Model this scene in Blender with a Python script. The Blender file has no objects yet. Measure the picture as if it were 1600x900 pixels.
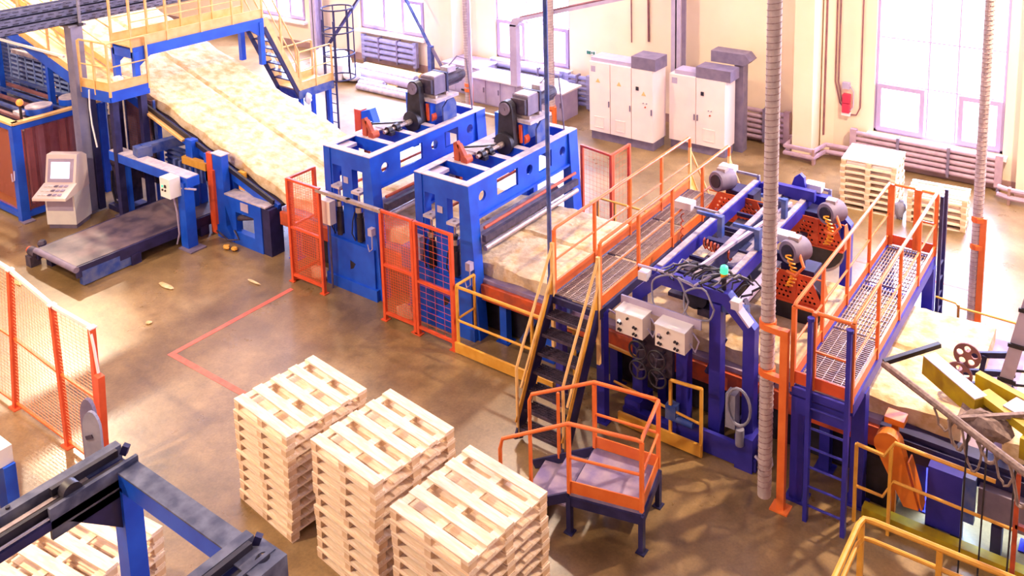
import bpy, bmesh, math, random
from mathutils import Vector, Matrix
from mathutils.geometry import tessellate_polygon
random.seed(7)
S = bpy.context.scene
COL = S.collection
R = math.radians
PI = math.pi

# ------------------------------------------------------------------ camera
cam_d = bpy.data.cameras.new('camera')
cam = bpy.data.objects.new('camera', cam_d); COL.objects.link(cam)
cam_d.sensor_fit = 'HORIZONTAL'; cam_d.sensor_width = 36.0
cam_d.lens = 1407.7195 * 36.0 / 1600.0
cam_d.shift_x = (800 - 908.905) / 1600.0
cam_d.shift_y = (-74.639 - 450) / 1600.0
cam_d.clip_start = 0.1; cam_d.clip_end = 300
_m = Matrix(((0.83261, -0.07690, 0.54849), (0.55373, 0.13732, -0.82130), (-0.01216, 0.98754, 0.15691))).to_4x4()
q_ = _m.to_quaternion()
cam.rotation_mode = 'QUATERNION'; cam.rotation_quaternion = q_
cam.location = (0, 0, 8.95)
S.camera = cam

# ------------------------------------------------------------------ exposure, sky, lamps
S.view_settings.view_transform = 'Standard'; S.view_settings.look = 'None'
S.view_settings.exposure = -0.2; S.view_settings.gamma = 1.0; S.view_settings.use_curve_mapping = False
W = bpy.data.worlds.new('sky'); S.world = W; W.use_nodes = True
bg = W.node_tree.nodes['Background']; bg.inputs[0].default_value = (0.80, 0.82, 1.0, 1); bg.inputs[1].default_value = 12.0

def lamp(name, loc, target, size, energy, colr, spread=180, shape='DISK', sy=None):
    l = bpy.data.lights.new(name, 'AREA'); l.shape = shape; l.size = size
    if sy: l.size_y = sy
    l.energy = energy; l.color = colr; l.spread = R(spread)
    o = bpy.data.objects.new(name, l); COL.objects.link(o); o.location = loc
    d = Vector(target) - Vector(loc); o.rotation_euler = d.to_track_quat('-Z', 'Y').to_euler()
    return o
WARM = (1.0, 0.77, 0.53); DAY = (0.44, 0.53, 1.0)
for lx, ly, e in ((-28, 12.3, 2600), (-13, 16.5, 700), (-0.5, 15.5, 2600), (-12.5, 0.5, 1700), (-21, 3.0, 1500), (-2, 6, 100), (-19, 15, 200)):
    lamp('high_bay_lamp', (lx, ly, 9.9), (lx, ly, 0), 0.45, e, WARM)
for wx, ww, e in ((-4.5, 3.0, 2900), (-16.7, 2.9, 2700), (-22.9, 3.2, 4800), (-28.8, 2.6, 4500), (1.6, 3.0, 2900)):
    lamp('daylight', (wx, 22.55, 5.0), (wx, 10, 2.0), ww, e, DAY, shape='RECTANGLE', sy=8.2)

# ------------------------------------------------------------------ materials
def lin(c):
    c = c / 255.0
    return c / 12.92 if c <= 0.04045 else ((c + 0.055) / 1.055) ** 2.4
def rgb(r, g, b): return (lin(r), lin(g), lin(b), 1)
def mat(name, c1, c2=None, scale=6, rough=0.5, metal=0.0, bump=0.0, bscale=40, detail=4, lo=0.35, hi=0.65, emit=None, es=0, spec=0.5, stretch=None):
    m = bpy.data.materials.new(name); m.use_nodes = True
    nt = m.node_tree; b = nt.nodes['Principled BSDF']
    b.inputs['Base Color'].default_value = c1; b.inputs['Roughness'].default_value = rough; b.inputs['Metallic'].default_value = metal
    b.inputs['Specular IOR Level'].default_value = spec
    tc = nt.nodes.new('ShaderNodeTexCoord'); src = tc.outputs['Object']
    if stretch:
        mp = nt.nodes.new('ShaderNodeMapping'); mp.inputs['Scale'].default_value = stretch
        nt.links.new(src, mp.inputs[0]); src = mp.outputs[0]
    if c2 is not None:
        n = nt.nodes.new('ShaderNodeTexNoise'); n.inputs['Scale'].default_value = scale; n.inputs['Detail'].default_value = detail
        nt.links.new(src, n.inputs['Vector'])
        r = nt.nodes.new('ShaderNodeValToRGB'); r.color_ramp.elements[0].position = lo; r.color_ramp.elements[1].position = hi
        r.color_ramp.elements[0].color = c1; r.color_ramp.elements[1].color = c2
        nt.links.new(n.outputs['Fac'], r.inputs[0]); nt.links.new(r.outputs[0], b.inputs['Base Color'])
    if bump:
        n2 = nt.nodes.new('ShaderNodeTexNoise'); n2.inputs['Scale'].default_value = bscale; n2.inputs['Detail'].default_value = 6
        nt.links.new(src, n2.inputs['Vector'])
        bp = nt.nodes.new('ShaderNodeBump'); bp.inputs['Strength'].default_value = bump; bp.inputs['Distance'].default_value = 0.03
        nt.links.new(n2.outputs['Fac'], bp.inputs['Height']); nt.links.new(bp.outputs[0], b.inputs['Normal'])
    if emit:
        b.inputs['Emission Color'].default_value = emit; b.inputs['Emission Strength'].default_value = es
    return m
M = {}
M['blue'] = mat('blue_paint', rgb(12, 72, 196), rgb(24, 88, 214), 3, 0.42)
M['dustblue'] = mat('dusty_blue_paint', rgb(34, 66, 150), rgb(96, 104, 150), 5, 0.6)
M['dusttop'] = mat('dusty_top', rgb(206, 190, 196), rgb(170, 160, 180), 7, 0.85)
M['palblue'] = mat('pale_blue_paint', rgb(120, 142, 200), rgb(150, 166, 212), 5, 0.6)
M['dustgrey'] = mat('grey_dust', rgb(140, 126, 142), rgb(176, 160, 170), 9, 0.9)
M['greasy'] = mat('greasy_blue_steel', rgb(56, 60, 86), rgb(104, 106, 126), 6, 0.5)
M['amberor'] = mat('amber_orange_paint', rgb(222, 118, 34), rgb(230, 130, 44), 5, 0.4)
M['violet'] = mat('violet_cast_blue_paint', rgb(36, 34, 140), rgb(50, 44, 160), 4, 0.42)  # blue paint with an overall violet cast put into its colour
M['navy'] = mat('dark_blue_steel', rgb(28, 26, 70), rgb(44, 40, 92), 5, 0.5)
M['orange'] = mat('orange_paint', rgb(224, 106, 44), rgb(234, 120, 56), 5, 0.4)
M['redor'] = mat('red_orange_paint', rgb(210, 76, 38), rgb(224, 88, 46), 5, 0.45)
M['paleor'] = mat('pale_orange_wire', rgb(244, 150, 100), None, rough=0.5)
M['darkor'] = mat('dull_orange_paint', rgb(205, 84, 40), rgb(160, 70, 48), 6, 0.6)
M['yellow'] = mat('yellow_paint', rgb(214, 150, 50), rgb(226, 166, 66), 6, 0.45)
M['paleyel'] = mat('pale_yellow_paint', rgb(226, 176, 108), rgb(236, 192, 130), 6, 0.5)
M['lemon'] = mat('dirty_lemon_paint', rgb(184, 158, 6), rgb(156, 130, 22), 5, 0.6)
M['black'] = mat('black_steel', rgb(30, 26, 36), rgb(46, 40, 54), 8, 0.45)
M['dark'] = mat('dark_machinery', rgb(48, 40, 62), rgb(80, 66, 84), 9, 0.6)
M['grey'] = mat('grey_steel', rgb(128, 126, 146), rgb(150, 146, 164), 5, 0.5)
M['dgrey'] = mat('dark_grey_paint', rgb(110, 98, 124), rgb(128, 114, 136), 5, 0.6)
M['colgrey'] = mat('blue_grey_column_paint', rgb(140, 140, 172), rgb(156, 154, 182), 4, 0.55)
M['lilac'] = mat('lilac_grey_paint', rgb(172, 158, 188), rgb(184, 170, 196), 4, 0.6)
M['pipe'] = mat('heating_pipe_paint', rgb(170, 140, 158), rgb(186, 156, 170), 6, 0.5)
M['pipeblue'] = mat('blue_grey_radiator_paint', rgb(140, 136, 174), rgb(156, 150, 188), 5, 0.5)
M['rollgrey'] = mat('roll_grey', rgb(160, 148, 168), rgb(190, 180, 194), 8, 0.7)
M['chrome'] = mat('bright_steel', rgb(196, 196, 212), None, rough=0.22, metal=0.9)
M['galv'] = mat('galvanised_steel', rgb(168, 150, 150), rgb(192, 174, 168), 14, 0.45, 0.5)
M['insul'] = mat('pipe_insulation', rgb(176, 158, 160), rgb(200, 182, 182), 9, 0.7, bump=0.3, bscale=30)
M['rope'] = mat('rope_wrap', rgb(150, 122, 124), None, rough=0.9)
M['white'] = mat('white_paint', rgb(232, 226, 226), rgb(240, 234, 230), 4, 0.45)
M['cab'] = mat('cabinet_paint', rgb(236, 216, 212), rgb(242, 224, 218), 2, 0.5)
M['box'] = mat('control_box_paint', rgb(226, 214, 208), rgb(234, 222, 214), 5, 0.5)
M['boxgrey'] = mat('grey_box_paint', rgb(204, 196, 204), rgb(214, 206, 212), 5, 0.5)
M['wood'] = mat('pale_pine', rgb(230, 198, 164), rgb(246, 226, 204), 5, 0.75, stretch=(1, 9, 9), bump=0.15)
M['woodw'] = mat('warm_pine', rgb(224, 178, 116), rgb(240, 204, 150), 7, 0.8)
M['woodb'] = mat('block_pine', rgb(214, 176, 138), rgb(230, 198, 162), 7, 0.8)
M['wool'] = mat('mineral_wool', rgb(208, 172, 126), rgb(230, 206, 172), 5, 0.95, bump=0.8, bscale=11, detail=9, lo=0.36, hi=0.58, spec=0.1)
M['rope2'] = mat('frayed_rope', rgb(150, 128, 120), rgb(120, 100, 96), 20, 0.95)
M['tray'] = mat('tray_steel', rgb(96, 96, 122), rgb(124, 124, 150), 8, 0.55, 0.2)
M['belt'] = mat('dark_rubber_belt', rgb(66, 56, 74), rgb(120, 100, 104), 2.4, 0.4, detail=7)
M['dusty'] = mat('dusty_plate', rgb(120, 104, 150), rgb(160, 140, 160), 4, 0.7)
M['redglow'] = mat('red_button', rgb(220, 40, 40), None, rough=0.4)
M['bag'] = mat('white_sack', rgb(236, 234, 240), rgb(250, 248, 250), 5, 0.7, bump=0.5, bscale=6)
M['skin'] = mat('brown_tarred_board', rgb(120, 76, 84), rgb(150, 96, 96), 5, 0.6)
M['redbox'] = mat('red_alarm_paint', rgb(206, 50, 80), None, rough=0.5)
M['screen'] = mat('lit_screen', rgb(230, 238, 255), None, rough=0.2, emit=rgb(226, 236, 255), es=1.1)
M['green'] = mat('lit_green_lens', rgb(60, 230, 150), None, rough=0.3, emit=rgb(70, 240, 160), es=1.4)
M['addedlit'] = mat('added_lit_tube', rgb(220, 236, 255), None, rough=0.3, emit=rgb(220, 236, 255), es=6)  # glow of the added tubes under the bed
M['amberlit'] = mat('lit_orange_lens', rgb(255, 140, 60), None, rough=0.3, emit=rgb(255, 120, 50), es=1.6)
M['amber'] = mat('amber_lens', rgb(240, 160, 40), None, rough=0.3)
M['sign'] = mat('green_sign', rgb(40, 110, 90), None, rough=0.5)
M['redtape'] = mat('red_floor_tape', rgb(226, 96, 80), rgb(214, 110, 90), 9, 0.6)
M['winframe'] = mat('window_frame', rgb(176, 156, 196), None, rough=0.5)

def wool_stains():
    nt = M['wool'].node_tree; b = nt.nodes['Principled BSDF']; src = b.inputs['Base Color'].links[0].from_socket
    tc = nt.nodes.new('ShaderNodeTexCoord'); sx = nt.nodes.new('ShaderNodeSeparateXYZ'); nt.links.new(tc.outputs['Object'], sx.inputs[0])
    n = nt.nodes.new('ShaderNodeTexNoise'); n.inputs['Scale'].default_value = 1.6; n.inputs['Detail'].default_value = 6; n.inputs['Roughness'].default_value = .65
    mp = nt.nodes.new('ShaderNodeMapping'); mp.inputs['Scale'].default_value = (1.5, .8, 1); nt.links.new(tc.outputs['Object'], mp.inputs[0]); nt.links.new(mp.outputs[0], n.inputs['Vector'])
    r = nt.nodes.new('ShaderNodeValToRGB'); r.color_ramp.elements[0].position = .44; r.color_ramp.elements[1].position = .56; nt.links.new(n.outputs['Fac'], r.inputs[0])
    gate = nt.nodes.new('ShaderNodeValToRGB'); e = gate.color_ramp.elements; e[0].position = .0; e[0].color = (0, 0, 0, 1); e[1].position = 1; e[1].color = (0, 0, 0, 1)
    for p, v in ((.12, 0), (.2, .6), (.42, .65), (.5, .08), (.62, .15), (.72, .5), (.86, .4), (.92, 0)):
        q = e.new(p); q.color = (v, v, v, 1)
    mr = nt.nodes.new('ShaderNodeMapRange'); mr.inputs[1].default_value = -13; mr.inputs[2].default_value = -2.5; nt.links.new(sx.outputs[0], mr.inputs[0]); nt.links.new(mr.outputs[0], gate.inputs[0])
    ml = nt.nodes.new('ShaderNodeMath'); ml.operation = 'MULTIPLY'; nt.links.new(r.outputs[0], ml.inputs[0]); nt.links.new(gate.outputs[0], ml.inputs[1])
    mx = nt.nodes.new('ShaderNodeMix'); mx.data_type = 'RGBA'; nt.links.new(ml.outputs[0], mx.inputs[0]); nt.links.new(src, mx.inputs[6]); mx.inputs[7].default_value = rgb(172, 152, 138)
    nt.links.new(mx.outputs[2], b.inputs['Base Color'])
wool_stains()

def tinted_panel(name, c, alpha):
    m = bpy.data.materials.new(name); m.use_nodes = True; nt = m.node_tree
    b = nt.nodes['Principled BSDF']; b.inputs['Base Color'].default_value = c; b.inputs['Roughness'].default_value = 0.3
    b.inputs['Alpha'].default_value = alpha
    return m
M['redscreen'] = tinted_panel('orange_polycarbonate', rgb(240, 130, 90), 0.22)
M['redscreen2'] = tinted_panel('red_polycarbonate', rgb(190, 100, 110), 0.22)
M['film'] = tinted_panel('clear_film', rgb(236, 232, 245), 0.45)
def glass():
    m = bpy.data.materials.new('window_glass'); m.use_nodes = True; nt = m.node_tree; nt.nodes.clear()
    o = nt.nodes.new('ShaderNodeOutputMaterial'); mx = nt.nodes.new('ShaderNodeMixShader'); mx.inputs[0].default_value = 0.06
    t = nt.nodes.new('ShaderNodeBsdfTransparent'); g = nt.nodes.new('ShaderNodeBsdfGlossy'); g.inputs['Roughness'].default_value = 0.05
    nt.links.new(t.outputs[0], mx.inputs[1]); nt.links.new(g.outputs[0], mx.inputs[2]); nt.links.new(mx.outputs[0], o.inputs[0])
    return m
M['glass'] = glass()

def floor_mat():
    m = bpy.data.materials.new('worn_concrete'); m.use_nodes = True; nt = m.node_tree; b = nt.nodes['Principled BSDF']
    tc = nt.nodes.new('ShaderNodeTexCoord')
    def noise(sc, det, rough=0.6, w=None):
        n = nt.nodes.new('ShaderNodeTexNoise'); n.inputs['Scale'].default_value = sc; n.inputs['Detail'].default_value = det
        n.inputs['Roughness'].default_value = rough; nt.links.new(tc.outputs['Object'], n.inputs['Vector']); return n.outputs['Fac']
    def ramp(f, p0, c0, p1, c1):
        r = nt.nodes.new('ShaderNodeValToRGB'); e = r.color_ramp.elements; e[0].position = p0; e[0].color = c0; e[1].position = p1; e[1].color = c1
        nt.links.new(f, r.inputs[0]); return r.outputs[0]
    base = ramp(noise(0.55, 7, 0.65), 0.35, rgb(126, 99, 62), 0.68, rgb(174, 143, 100))
    dirt = ramp(noise(0.9, 9, 0.75), 0.40, (0.55, 0.52, 0.5, 1), 0.60, (1, 1, 1, 1))
    speck = ramp(noise(26, 3), 0.3, (0.82, 0.82, 0.82, 1), 0.7, (1.08, 1.06, 1.04, 1))
    def mul(a, c, f=1.0):
        x = nt.nodes.new('ShaderNodeMix'); x.data_type = 'RGBA'; x.blend_type = 'MULTIPLY'; x.inputs[0].default_value = f
        nt.links.new(a, x.inputs[6]); nt.links.new(c, x.inputs[7]); return x.outputs[2]
    c = mul(mul(base, dirt, 0.8), speck)
    nt.links.new(c, b.inputs['Base Color'])
    rr = ramp(noise(0.8, 6), 0.35, (0.27, 0.27, 0.27, 1), 0.65, (0.36, 0.36, 0.36, 1)); nt.links.new(rr, b.inputs['Roughness'])
    b.inputs['Specular IOR Level'].default_value = 0.9
    bp = nt.nodes.new('ShaderNodeBump'); bp.inputs['Strength'].default_value = 0.08; bp.inputs['Distance'].default_value = 0.02
    nt.links.new(noise(14, 5), bp.inputs['Height']); nt.links.new(bp.outputs[0], b.inputs['Normal'])
    return m
M['floor'] = floor_mat()
M['wall'] = mat('cream_plaster', rgb(238, 214, 184), rgb(244, 222, 194), 0.8, 0.85, bump=0.05, bscale=20)
M['plinth'] = mat('plinth_paint', rgb(150, 116, 112), rgb(166, 130, 122), 3, 0.8)
M['ceil'] = mat('pale_ceiling', rgb(220, 214, 210), None, rough=0.9)

# ------------------------------------------------------------------ mesh builder
class MB:
    def __init__(s): s.v = []; s.f = []
    def _add(s, vs, fs):
        n = len(s.v); s.v += [tuple(x) for x in vs]; s.f += [tuple(i + n for i in f) for f in fs]; return s
    def box(s, x0, x1, y0, y1, z0, z1):
        return s._add([(x0,y0,z0),(x1,y0,z0),(x1,y1,z0),(x0,y1,z0),(x0,y0,z1),(x1,y0,z1),(x1,y1,z1),(x0,y1,z1)],
                      [(3,2,1,0),(4,5,6,7),(0,1,5,4),(1,2,6,5),(2,3,7,6),(3,0,4,7)])
    def bar(s, p, q, w, h=None, up=(0,0,1)):
        p, q = Vector(p), Vector(q); h = w if h is None else h; d = (q - p).normalized(); u = Vector(up)
        if abs(d.dot(u)) > 0.98: u = Vector((0,1,0))
        a = d.cross(u).normalized() * (w/2); b = a.cross(d).normalized() * (h/2)
        vs = [p-a-b, p+a-b, p+a+b, p-a+b, q-a-b, q+a-b, q+a+b, q-a+b]
        return s._add(vs, [(0,1,2,3),(7,6,5,4),(0,4,5,1),(1,5,6,2),(2,6,7,3),(3,7,4,0)])
    def cyl(s, p, q, r, n=12, r2=None, cap=True):
        p, q = Vector(p), Vector(q); d = (q - p).normalized(); u = Vector((0,0,1)) if abs(d.z) < 0.9 else Vector((1,0,0))
        a = d.cross(u).normalized(); b = a.cross(d); r2 = r if r2 is None else r2
        vs = [p + (a*math.cos(2*PI*i/n) + b*math.sin(2*PI*i/n))*r for i in range(n)] + [q + (a*math.cos(2*PI*i/n) + b*math.sin(2*PI*i/n))*r2 for i in range(n)]
        fs = [(i, (i+1) % n, n+(i+1) % n, n+i) for i in range(n)]
        if cap: fs += [tuple(range(n-1, -1, -1)), tuple(range(n, 2*n))]
        return s._add(vs, fs)
    def tube(s, pts, r, n=8, closed=False):
        P = [Vector(p) for p in pts]; k = len(P); rings = []; prev = None
        for i in range(k):
            if closed: t = (P[(i+1) % k] - P[i-1])
            else: t = (P[min(i+1, k-1)] - P[max(i-1, 0)])
            t.normalize()
            if prev is None:
                u = Vector((0,0,1)) if abs(t.z) < 0.9 else Vector((1,0,0)); a = t.cross(u).normalized()
            else:
                a = (prev - t * prev.dot(t))
                a = a.normalized() if a.length > 1e-6 else t.orthogonal().normalized()
            prev = a; b = t.cross(a)
            f = 1.0
            if 0 < i < k-1 and not closed:
                c = (P[i+1]-P[i]).normalized().dot((P[i]-P[i-1]).normalized()); f = min(1.4, 1/max(0.5, math.sqrt((1+c)/2)))
            rings.append([P[i] + (a*math.cos(2*PI*j/n) + b*math.sin(2*PI*j/n))*r for j in range(n)])
        vs = [v for rg in rings for v in rg]; fs = []
        for i in range(k if closed else k-1):
            i2 = (i+1) % k
            for j in range(n): fs.append((i*n+j, i*n+(j+1) % n, i2*n+(j+1) % n, i2*n+j))
        if not closed: fs += [tuple(range(n-1, -1, -1)), tuple((k-1)*n+j for j in range(n))]
        return s._add(vs, fs)
    def plate(s, outer, holes, o, ux, uy, th):
        """flat plate with holes; outline in (u, v) at origin o; thickness along ux x uy"""
        o, ux, uy = Vector(o), Vector(ux), Vector(uy); nz = ux.cross(uy).normalized() * th
        loops = [list(outer)] + [list(h) for h in holes]
        flat = [p for l in loops for p in l]
        tri = tessellate_polygon([[Vector((p[0], p[1], 0)) for p in l] for l in loops])
        N = len(flat); P3 = [o + ux*p[0] + uy*p[1] for p in flat]
        vs = P3 + [p + nz for p in P3]; fs = []
        for t in tri:
            fs.append((t[2], t[1], t[0])); fs.append((t[0]+N, t[1]+N, t[2]+N))
        k = 0
        for l in loops:
            n = len(l)
            for i in range(n): fs.append((k+i, k+(i+1) % n, N+k+(i+1) % n, N+k+i))
            k += n
        return s._add(vs, fs)
    def prism(s, poly, axis, a0, a1):
        """poly in the two other axes in order (x,y),(x,z),(y,z)"""
        def mk(p, a): return {'x': (a, p[0], p[1]), 'y': (p[0], a, p[1]), 'z': (p[0], p[1], a)}[axis]
        n = len(poly); vs = [mk(p, a0) for p in poly] + [mk(p, a1) for p in poly]
        fs = [(i, (i+1) % n, n+(i+1) % n, n+i) for i in range(n)] + [tuple(range(n-1, -1, -1)), tuple(range(n, 2*n))]
        return s._add(vs, fs)
    def lathe(s, c, axis, prof, n=20):
        """prof: list of (along, radius)"""
        c = Vector(c); d = Vector(axis).normalized(); u = Vector((0,0,1)) if abs(d.z) < 0.9 else Vector((1,0,0)); a = d.cross(u).normalized(); b = a.cross(d)
        vs = []; fs = []
        for (t, r) in prof: vs += [c + d*t + (a*math.cos(2*PI*i/n) + b*math.sin(2*PI*i/n))*max(r, 1e-4) for i in range(n)]
        for k in range(len(prof)-1):
            for i in range(n): fs.append((k*n+i, k*n+(i+1) % n, (k+1)*n+(i+1) % n, (k+1)*n+i))
        fs += [tuple(range(n-1, -1, -1)), tuple((len(prof)-1)*n+i for i in range(n))]
        return s._add(vs, fs)
    def sphere(s, c, r, n=12, sc=(1,1,1), jit=0):
        vs = []; fs = []; m = n//2
        for i in range(m+1):
            th = PI*i/m
            for j in range(n):
                k = 1 + (random.uniform(-jit, jit) if jit else 0)
                vs.append((c[0]+r*sc[0]*k*math.sin(th)*math.cos(2*PI*j/n), c[1]+r*sc[1]*k*math.sin(th)*math.sin(2*PI*j/n), c[2]+r*sc[2]*math.cos(th)*k))
        for i in range(m):
            for j in range(n): fs.append((i*n+j, i*n+(j+1) % n, (i+1)*n+(j+1) % n, (i+1)*n+j))
        return s._add(vs, fs)
    def build(s, name, m, parent=None, smooth=False, local=False):
        me = bpy.data.meshes.new(name); off = Vector((0,0,0))
        if parent is not None and not local:
            p = parent
            while p is not None: off = off + p.location; p = p.parent
        me.from_pydata([tuple(Vector(v) - off) for v in s.v], [], s.f); me.update()
        bm = bmesh.new(); bm.from_mesh(me); bmesh.ops.recalc_face_normals(bm, faces=bm.faces); bm.to_mesh(me); bm.free()
        me.materials.append(M[m] if isinstance(m, str) else m)
        if smooth:
            for p in me.polygons: p.use_smooth = True
            try: me.set_sharp_from_angle(angle=R(40))
            except Exception: pass
        o = bpy.data.objects.new(name, me); COL.objects.link(o)
        if parent is not None: o.parent = parent
        return o
def tag(o, label, cat, group=None):
    o['label'] = label; o['category'] = cat
    if group: o['group'] = group
    return o
def thing(name, label, cat, loc=(0,0,0), rz=0, group=None):
    o = bpy.data.objects.new(name, None); COL.objects.link(o); o.empty_display_size = 0.1
    o.location = loc; o.rotation_euler = (0, 0, rz); return tag(o, label, cat, group)
def struct(o): o['kind'] = 'structure'; return o
def copy_tree(o, parent=None):
    c = o.copy(); COL.objects.link(c)
    if parent is not None: c.parent = parent
    for ch in list(o.children): copy_tree(ch, c)
    return c
def rect(x0, z0, x1, z1): return [(x0, z0), (x1, z0), (x1, z1), (x0, z1)]
def circ(cx, cz, r, n=14): return [(cx + r*math.cos(2*PI*i/n), cz + r*math.sin(2*PI*i/n)) for i in range(n)]
def lerp(a, b, t): return tuple(a[i] + (b[i]-a[i])*t for i in range(3))

# ================================================================== SETTING
def structure():
    struct(MB().box(-46, 16, -9, 22.6, -0.3, 0).build('floor', 'floor'))
    struct(MB().box(-46, 16, -9, 22.6, 11.0, 11.2).build('ceiling', 'ceil'))
    struct(MB().box(-46.3, -46, -9, 22.6, 0, 11).build('wall_left', 'wall'))
    struct(MB().box(16, 16.3, -9, 22.6, 0, 11).build('wall_right', 'wall'))
    struct(MB().box(-46, 16, -9.3, -9, 0, 11).build('wall_front', 'wall'))
    wins = [(-30.2, -27.5, 1.05, 5.6), (-24.45, -21.3, 1.2, 5.6), (-18.15, -15.25, 1.02, 5.4), (-6.0, -3.0, 0.84, 4.62), (0.2, 3.2, 0.84, 4.62)]
    wins += [(a, b, 5.9 if d > 5 else 5.2, 9.2) for a, b, c, d in wins]
    holes = [rect(a+46, c, b+46, d) for a, b, c, d in wins]
    struct(MB().plate(rect(0, 0, 62, 11), holes, (-46, 22.5, 0), (1,0,0), (0,0,1), 0.4).build('wall_back', 'wall'))
    for i, (a, b, c, d) in enumerate(wins):
        y = 22.16
        fr = MB()
        for (x0, x1, z0, z1) in ((a, a+.07, c, d), (b-.07, b, c, d), (a, b, c, c+.07), (a, b, d-.07, d)): fr.box(x0, x1, y, y+.09, z0, z1)
        w = b - a
        for k in (0.42, 0.64): fr.box(a+w*k-.018, a+w*k+.018, y+.01, y+.08, c, d)
        for z in (c+1.28, c+2.45): fr.box(a, b, y+.012, y+.078, z-.015, z+.015)
        f = struct(fr.build('window_%d' % (i+1), 'winframe'))
        for (u0, u1) in (((0.02, 0.40), (0.66, 0.98)) if i < 5 else ()):
            s = MB(); x0, x1 = a+w*u0, a+w*u1; z0, z1 = c+.06, c+1.26
            s.plate(rect(x0, z0, x1, z1), [rect(x0+.11, z0+.11, x1-.11, z1-.11)], (0, y, 0), (1,0,0), (0,0,1), 0.05)
            s.build('window_sash', 'winframe', f)
        MB().box(a+.02, b-.02, y+.05, y+.056, c+.02, d-.02).build('window_pane', 'glass', f)
        if i < 5: MB().box(a-.12, b+.12, 21.9, 22.3, c-.09, c-.002).build('window_sill', 'white', f)
    struct(MB().box(-46, 16, 22.06, 22.1, 0, 0.24).build('baseboard_back', 'plinth'))
    n = 1
    for x0, x1, y0, m in ((-20.05, -19.5, 21.5, 'wall'), (-7.85, -7.34, 21.4, 'wall'), (-2.62, -1.9, 21.6, 'wall')):
        struct(MB().box(x0, x1, y0, 22.1, 0.16, 11).build('trim_%d' % n, m)); n += 1
        MB().box(x0-.02, x1+.02, y0-.02, 22.1, 0.0, 0.16).build('pilaster_plinth', 'plinth', bpy.data.objects['trim_%d' % (n-1)])
    for x0, y0 in ((-11.4, 21.45), (-26.5, 21.5)):
        struct(MB().box(x0, x0+.3, y0, y0+.04, 0, 11).box(x0, x0+.3, y0+.3, y0+.34, 0, 11).box(x0+.13, x0+.17, y0, y0+.34, 0, 11).build('trim_%d' % n, 'lilac')); n += 1
    struct(MB().prism([(-7.3, 21.96), (-7.0, 22.1), (-7.3, 22.1)], 'z', 0, 11).build('trim_%d' % n, 'wall'))
structure()
t = MB()
t.prism([(-13.55, 7.63), (-8.9, 7.63), (-8.9, 7.73), (-13.45, 7.73), (-13.45, 10.15), (-13.55, 10.15)], 'z', 0.0, 0.004)
tag(t.build('floor_marking', 'redtape'), 'red painted L-shaped line on the concrete floor left of the pallet stacks', 'floor marking')
tag(MB().box(-9.4, -2.6, 16.9, 16.96, 0, 0.004).build('floor_marking', 'redtape'), 'thin red line on the floor behind the cutting line', 'floor marking')

# ------------------------------------------------------------------ wall services
def register(label, x0, x1, y, z0, z1, n, posts=2, name='radiator', m='pipe'):
    t = thing(name, label, 'radiator', (x0, y, z0), group='pipe radiators along the back wall')
    r = (z1-z0)/(n*2.5)
    for i in range(n):
        z = z0 + (i+.5)*(z1-z0)/n
        MB().cyl((x0+.05, y-.1, z), (x1-.05, y-.1, z), r*1.05, 12).build('heating_tube', m, t, True)
    for x in (x0, x1-.16): MB().box(x, x+.16, y-.16, y-.03, z0-.04, z1+.03).build('end_plate', m, t)
    for k in range(1, posts+1):
        x = x0 + (x1-x0)*k/(posts+1); MB().box(x-.03, x+.03, y-.2, y-.0, z0-.02, z1+.02).build('bracket', 'dgrey', t)
    for x in (x0+.05, x1-.11): MB().box(x, x+.06, y-.14, y-.05, 0, z0).build('foot', 'dgrey', t)
    return t
register('lilac grey pipe radiator under the window beside the pile of long rolls', -24.2, -21.5, 22.0, 0.2, 1.02, 4, m='pipeblue')
register('pipe radiator low under the window behind the white worktop', -18.2, -15.3, 22.0, 0.30, 0.98, 3, m='pipeblue')
register('bare register of horizontal heating pipes left of the wide cabinet', -15.15, -14.2, 21.8, 0.10, 1.05, 6, 1, m='pipeblue')
register('stacked heating pipes on the wall right of the narrow cabinet', -9.5, -8.1, 22.0, 0.1, 0.98, 6, 1)
register('longest pipe radiator, under the large window behind the back pallets', -6.5, -2.95, 22.0, 0.16, 0.86, 5, 2)
def pipe_run(label, pts, r=0.06):
    t = thing('heating_pipe', label, 'pipe', pts[0])
    MB().tube(pts, r, 8).build('upper_pipe', 'pipe', t, True)
    MB().tube([(p[0], p[1]-.03, p[2]-.17) for p in pts], r, 8).build('lower_pipe', 'pipe', t, True)
    for k in range(1, len(pts)-1, 2): MB().box(pts[k][0]-.03, pts[k][0]+.03, pts[k][1]-.06, pts[k][1]+.1, 0, pts[k][2]+.05).build('support', 'plinth', t)
pipe_run('pair of low heating pipes bending round the wall pilaster', [(-8.1, 21.9, .36), (-7.95, 21.9, .36), (-7.95, 21.2, .36), (-7.2, 21.2, .36), (-7.1, 21.8, .36), (-6.5, 21.85, .36)])
pipe_run('pair of low heating pipes by the wall at the far right', [(-2.95, 21.4, .34), (-2.7, 21.3, .34), (-1.8, 21.3, .34), (-1.5, 21.4, .34), (2, 21.4, .34)])
def conduit(label, pts, r=0.018): return tag(MB().tube(pts, r, 6).build('conduit', 'skin', None, True), label, 'conduit', 'conduits down the back wall')
conduit('dark cable conduit down the right edge of the pilaster', [(-7.22, 21.98, 8), (-7.22, 21.98, .55)], .025)
conduit('left of the two thin cables running down to the red alarm box', [(-7.0, 22.07, 8), (-6.98, 22.07, 2.0), (-6.85, 22.07, 1.45), (-6.75, 22.06, 1.35)])
conduit('right of the two thin cables running down to the red alarm box', [(-6.9, 22.07, 8), (-6.9, 22.07, 2.0), (-6.8, 22.07, 1.5), (-6.72, 22.06, 1.42)])
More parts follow.
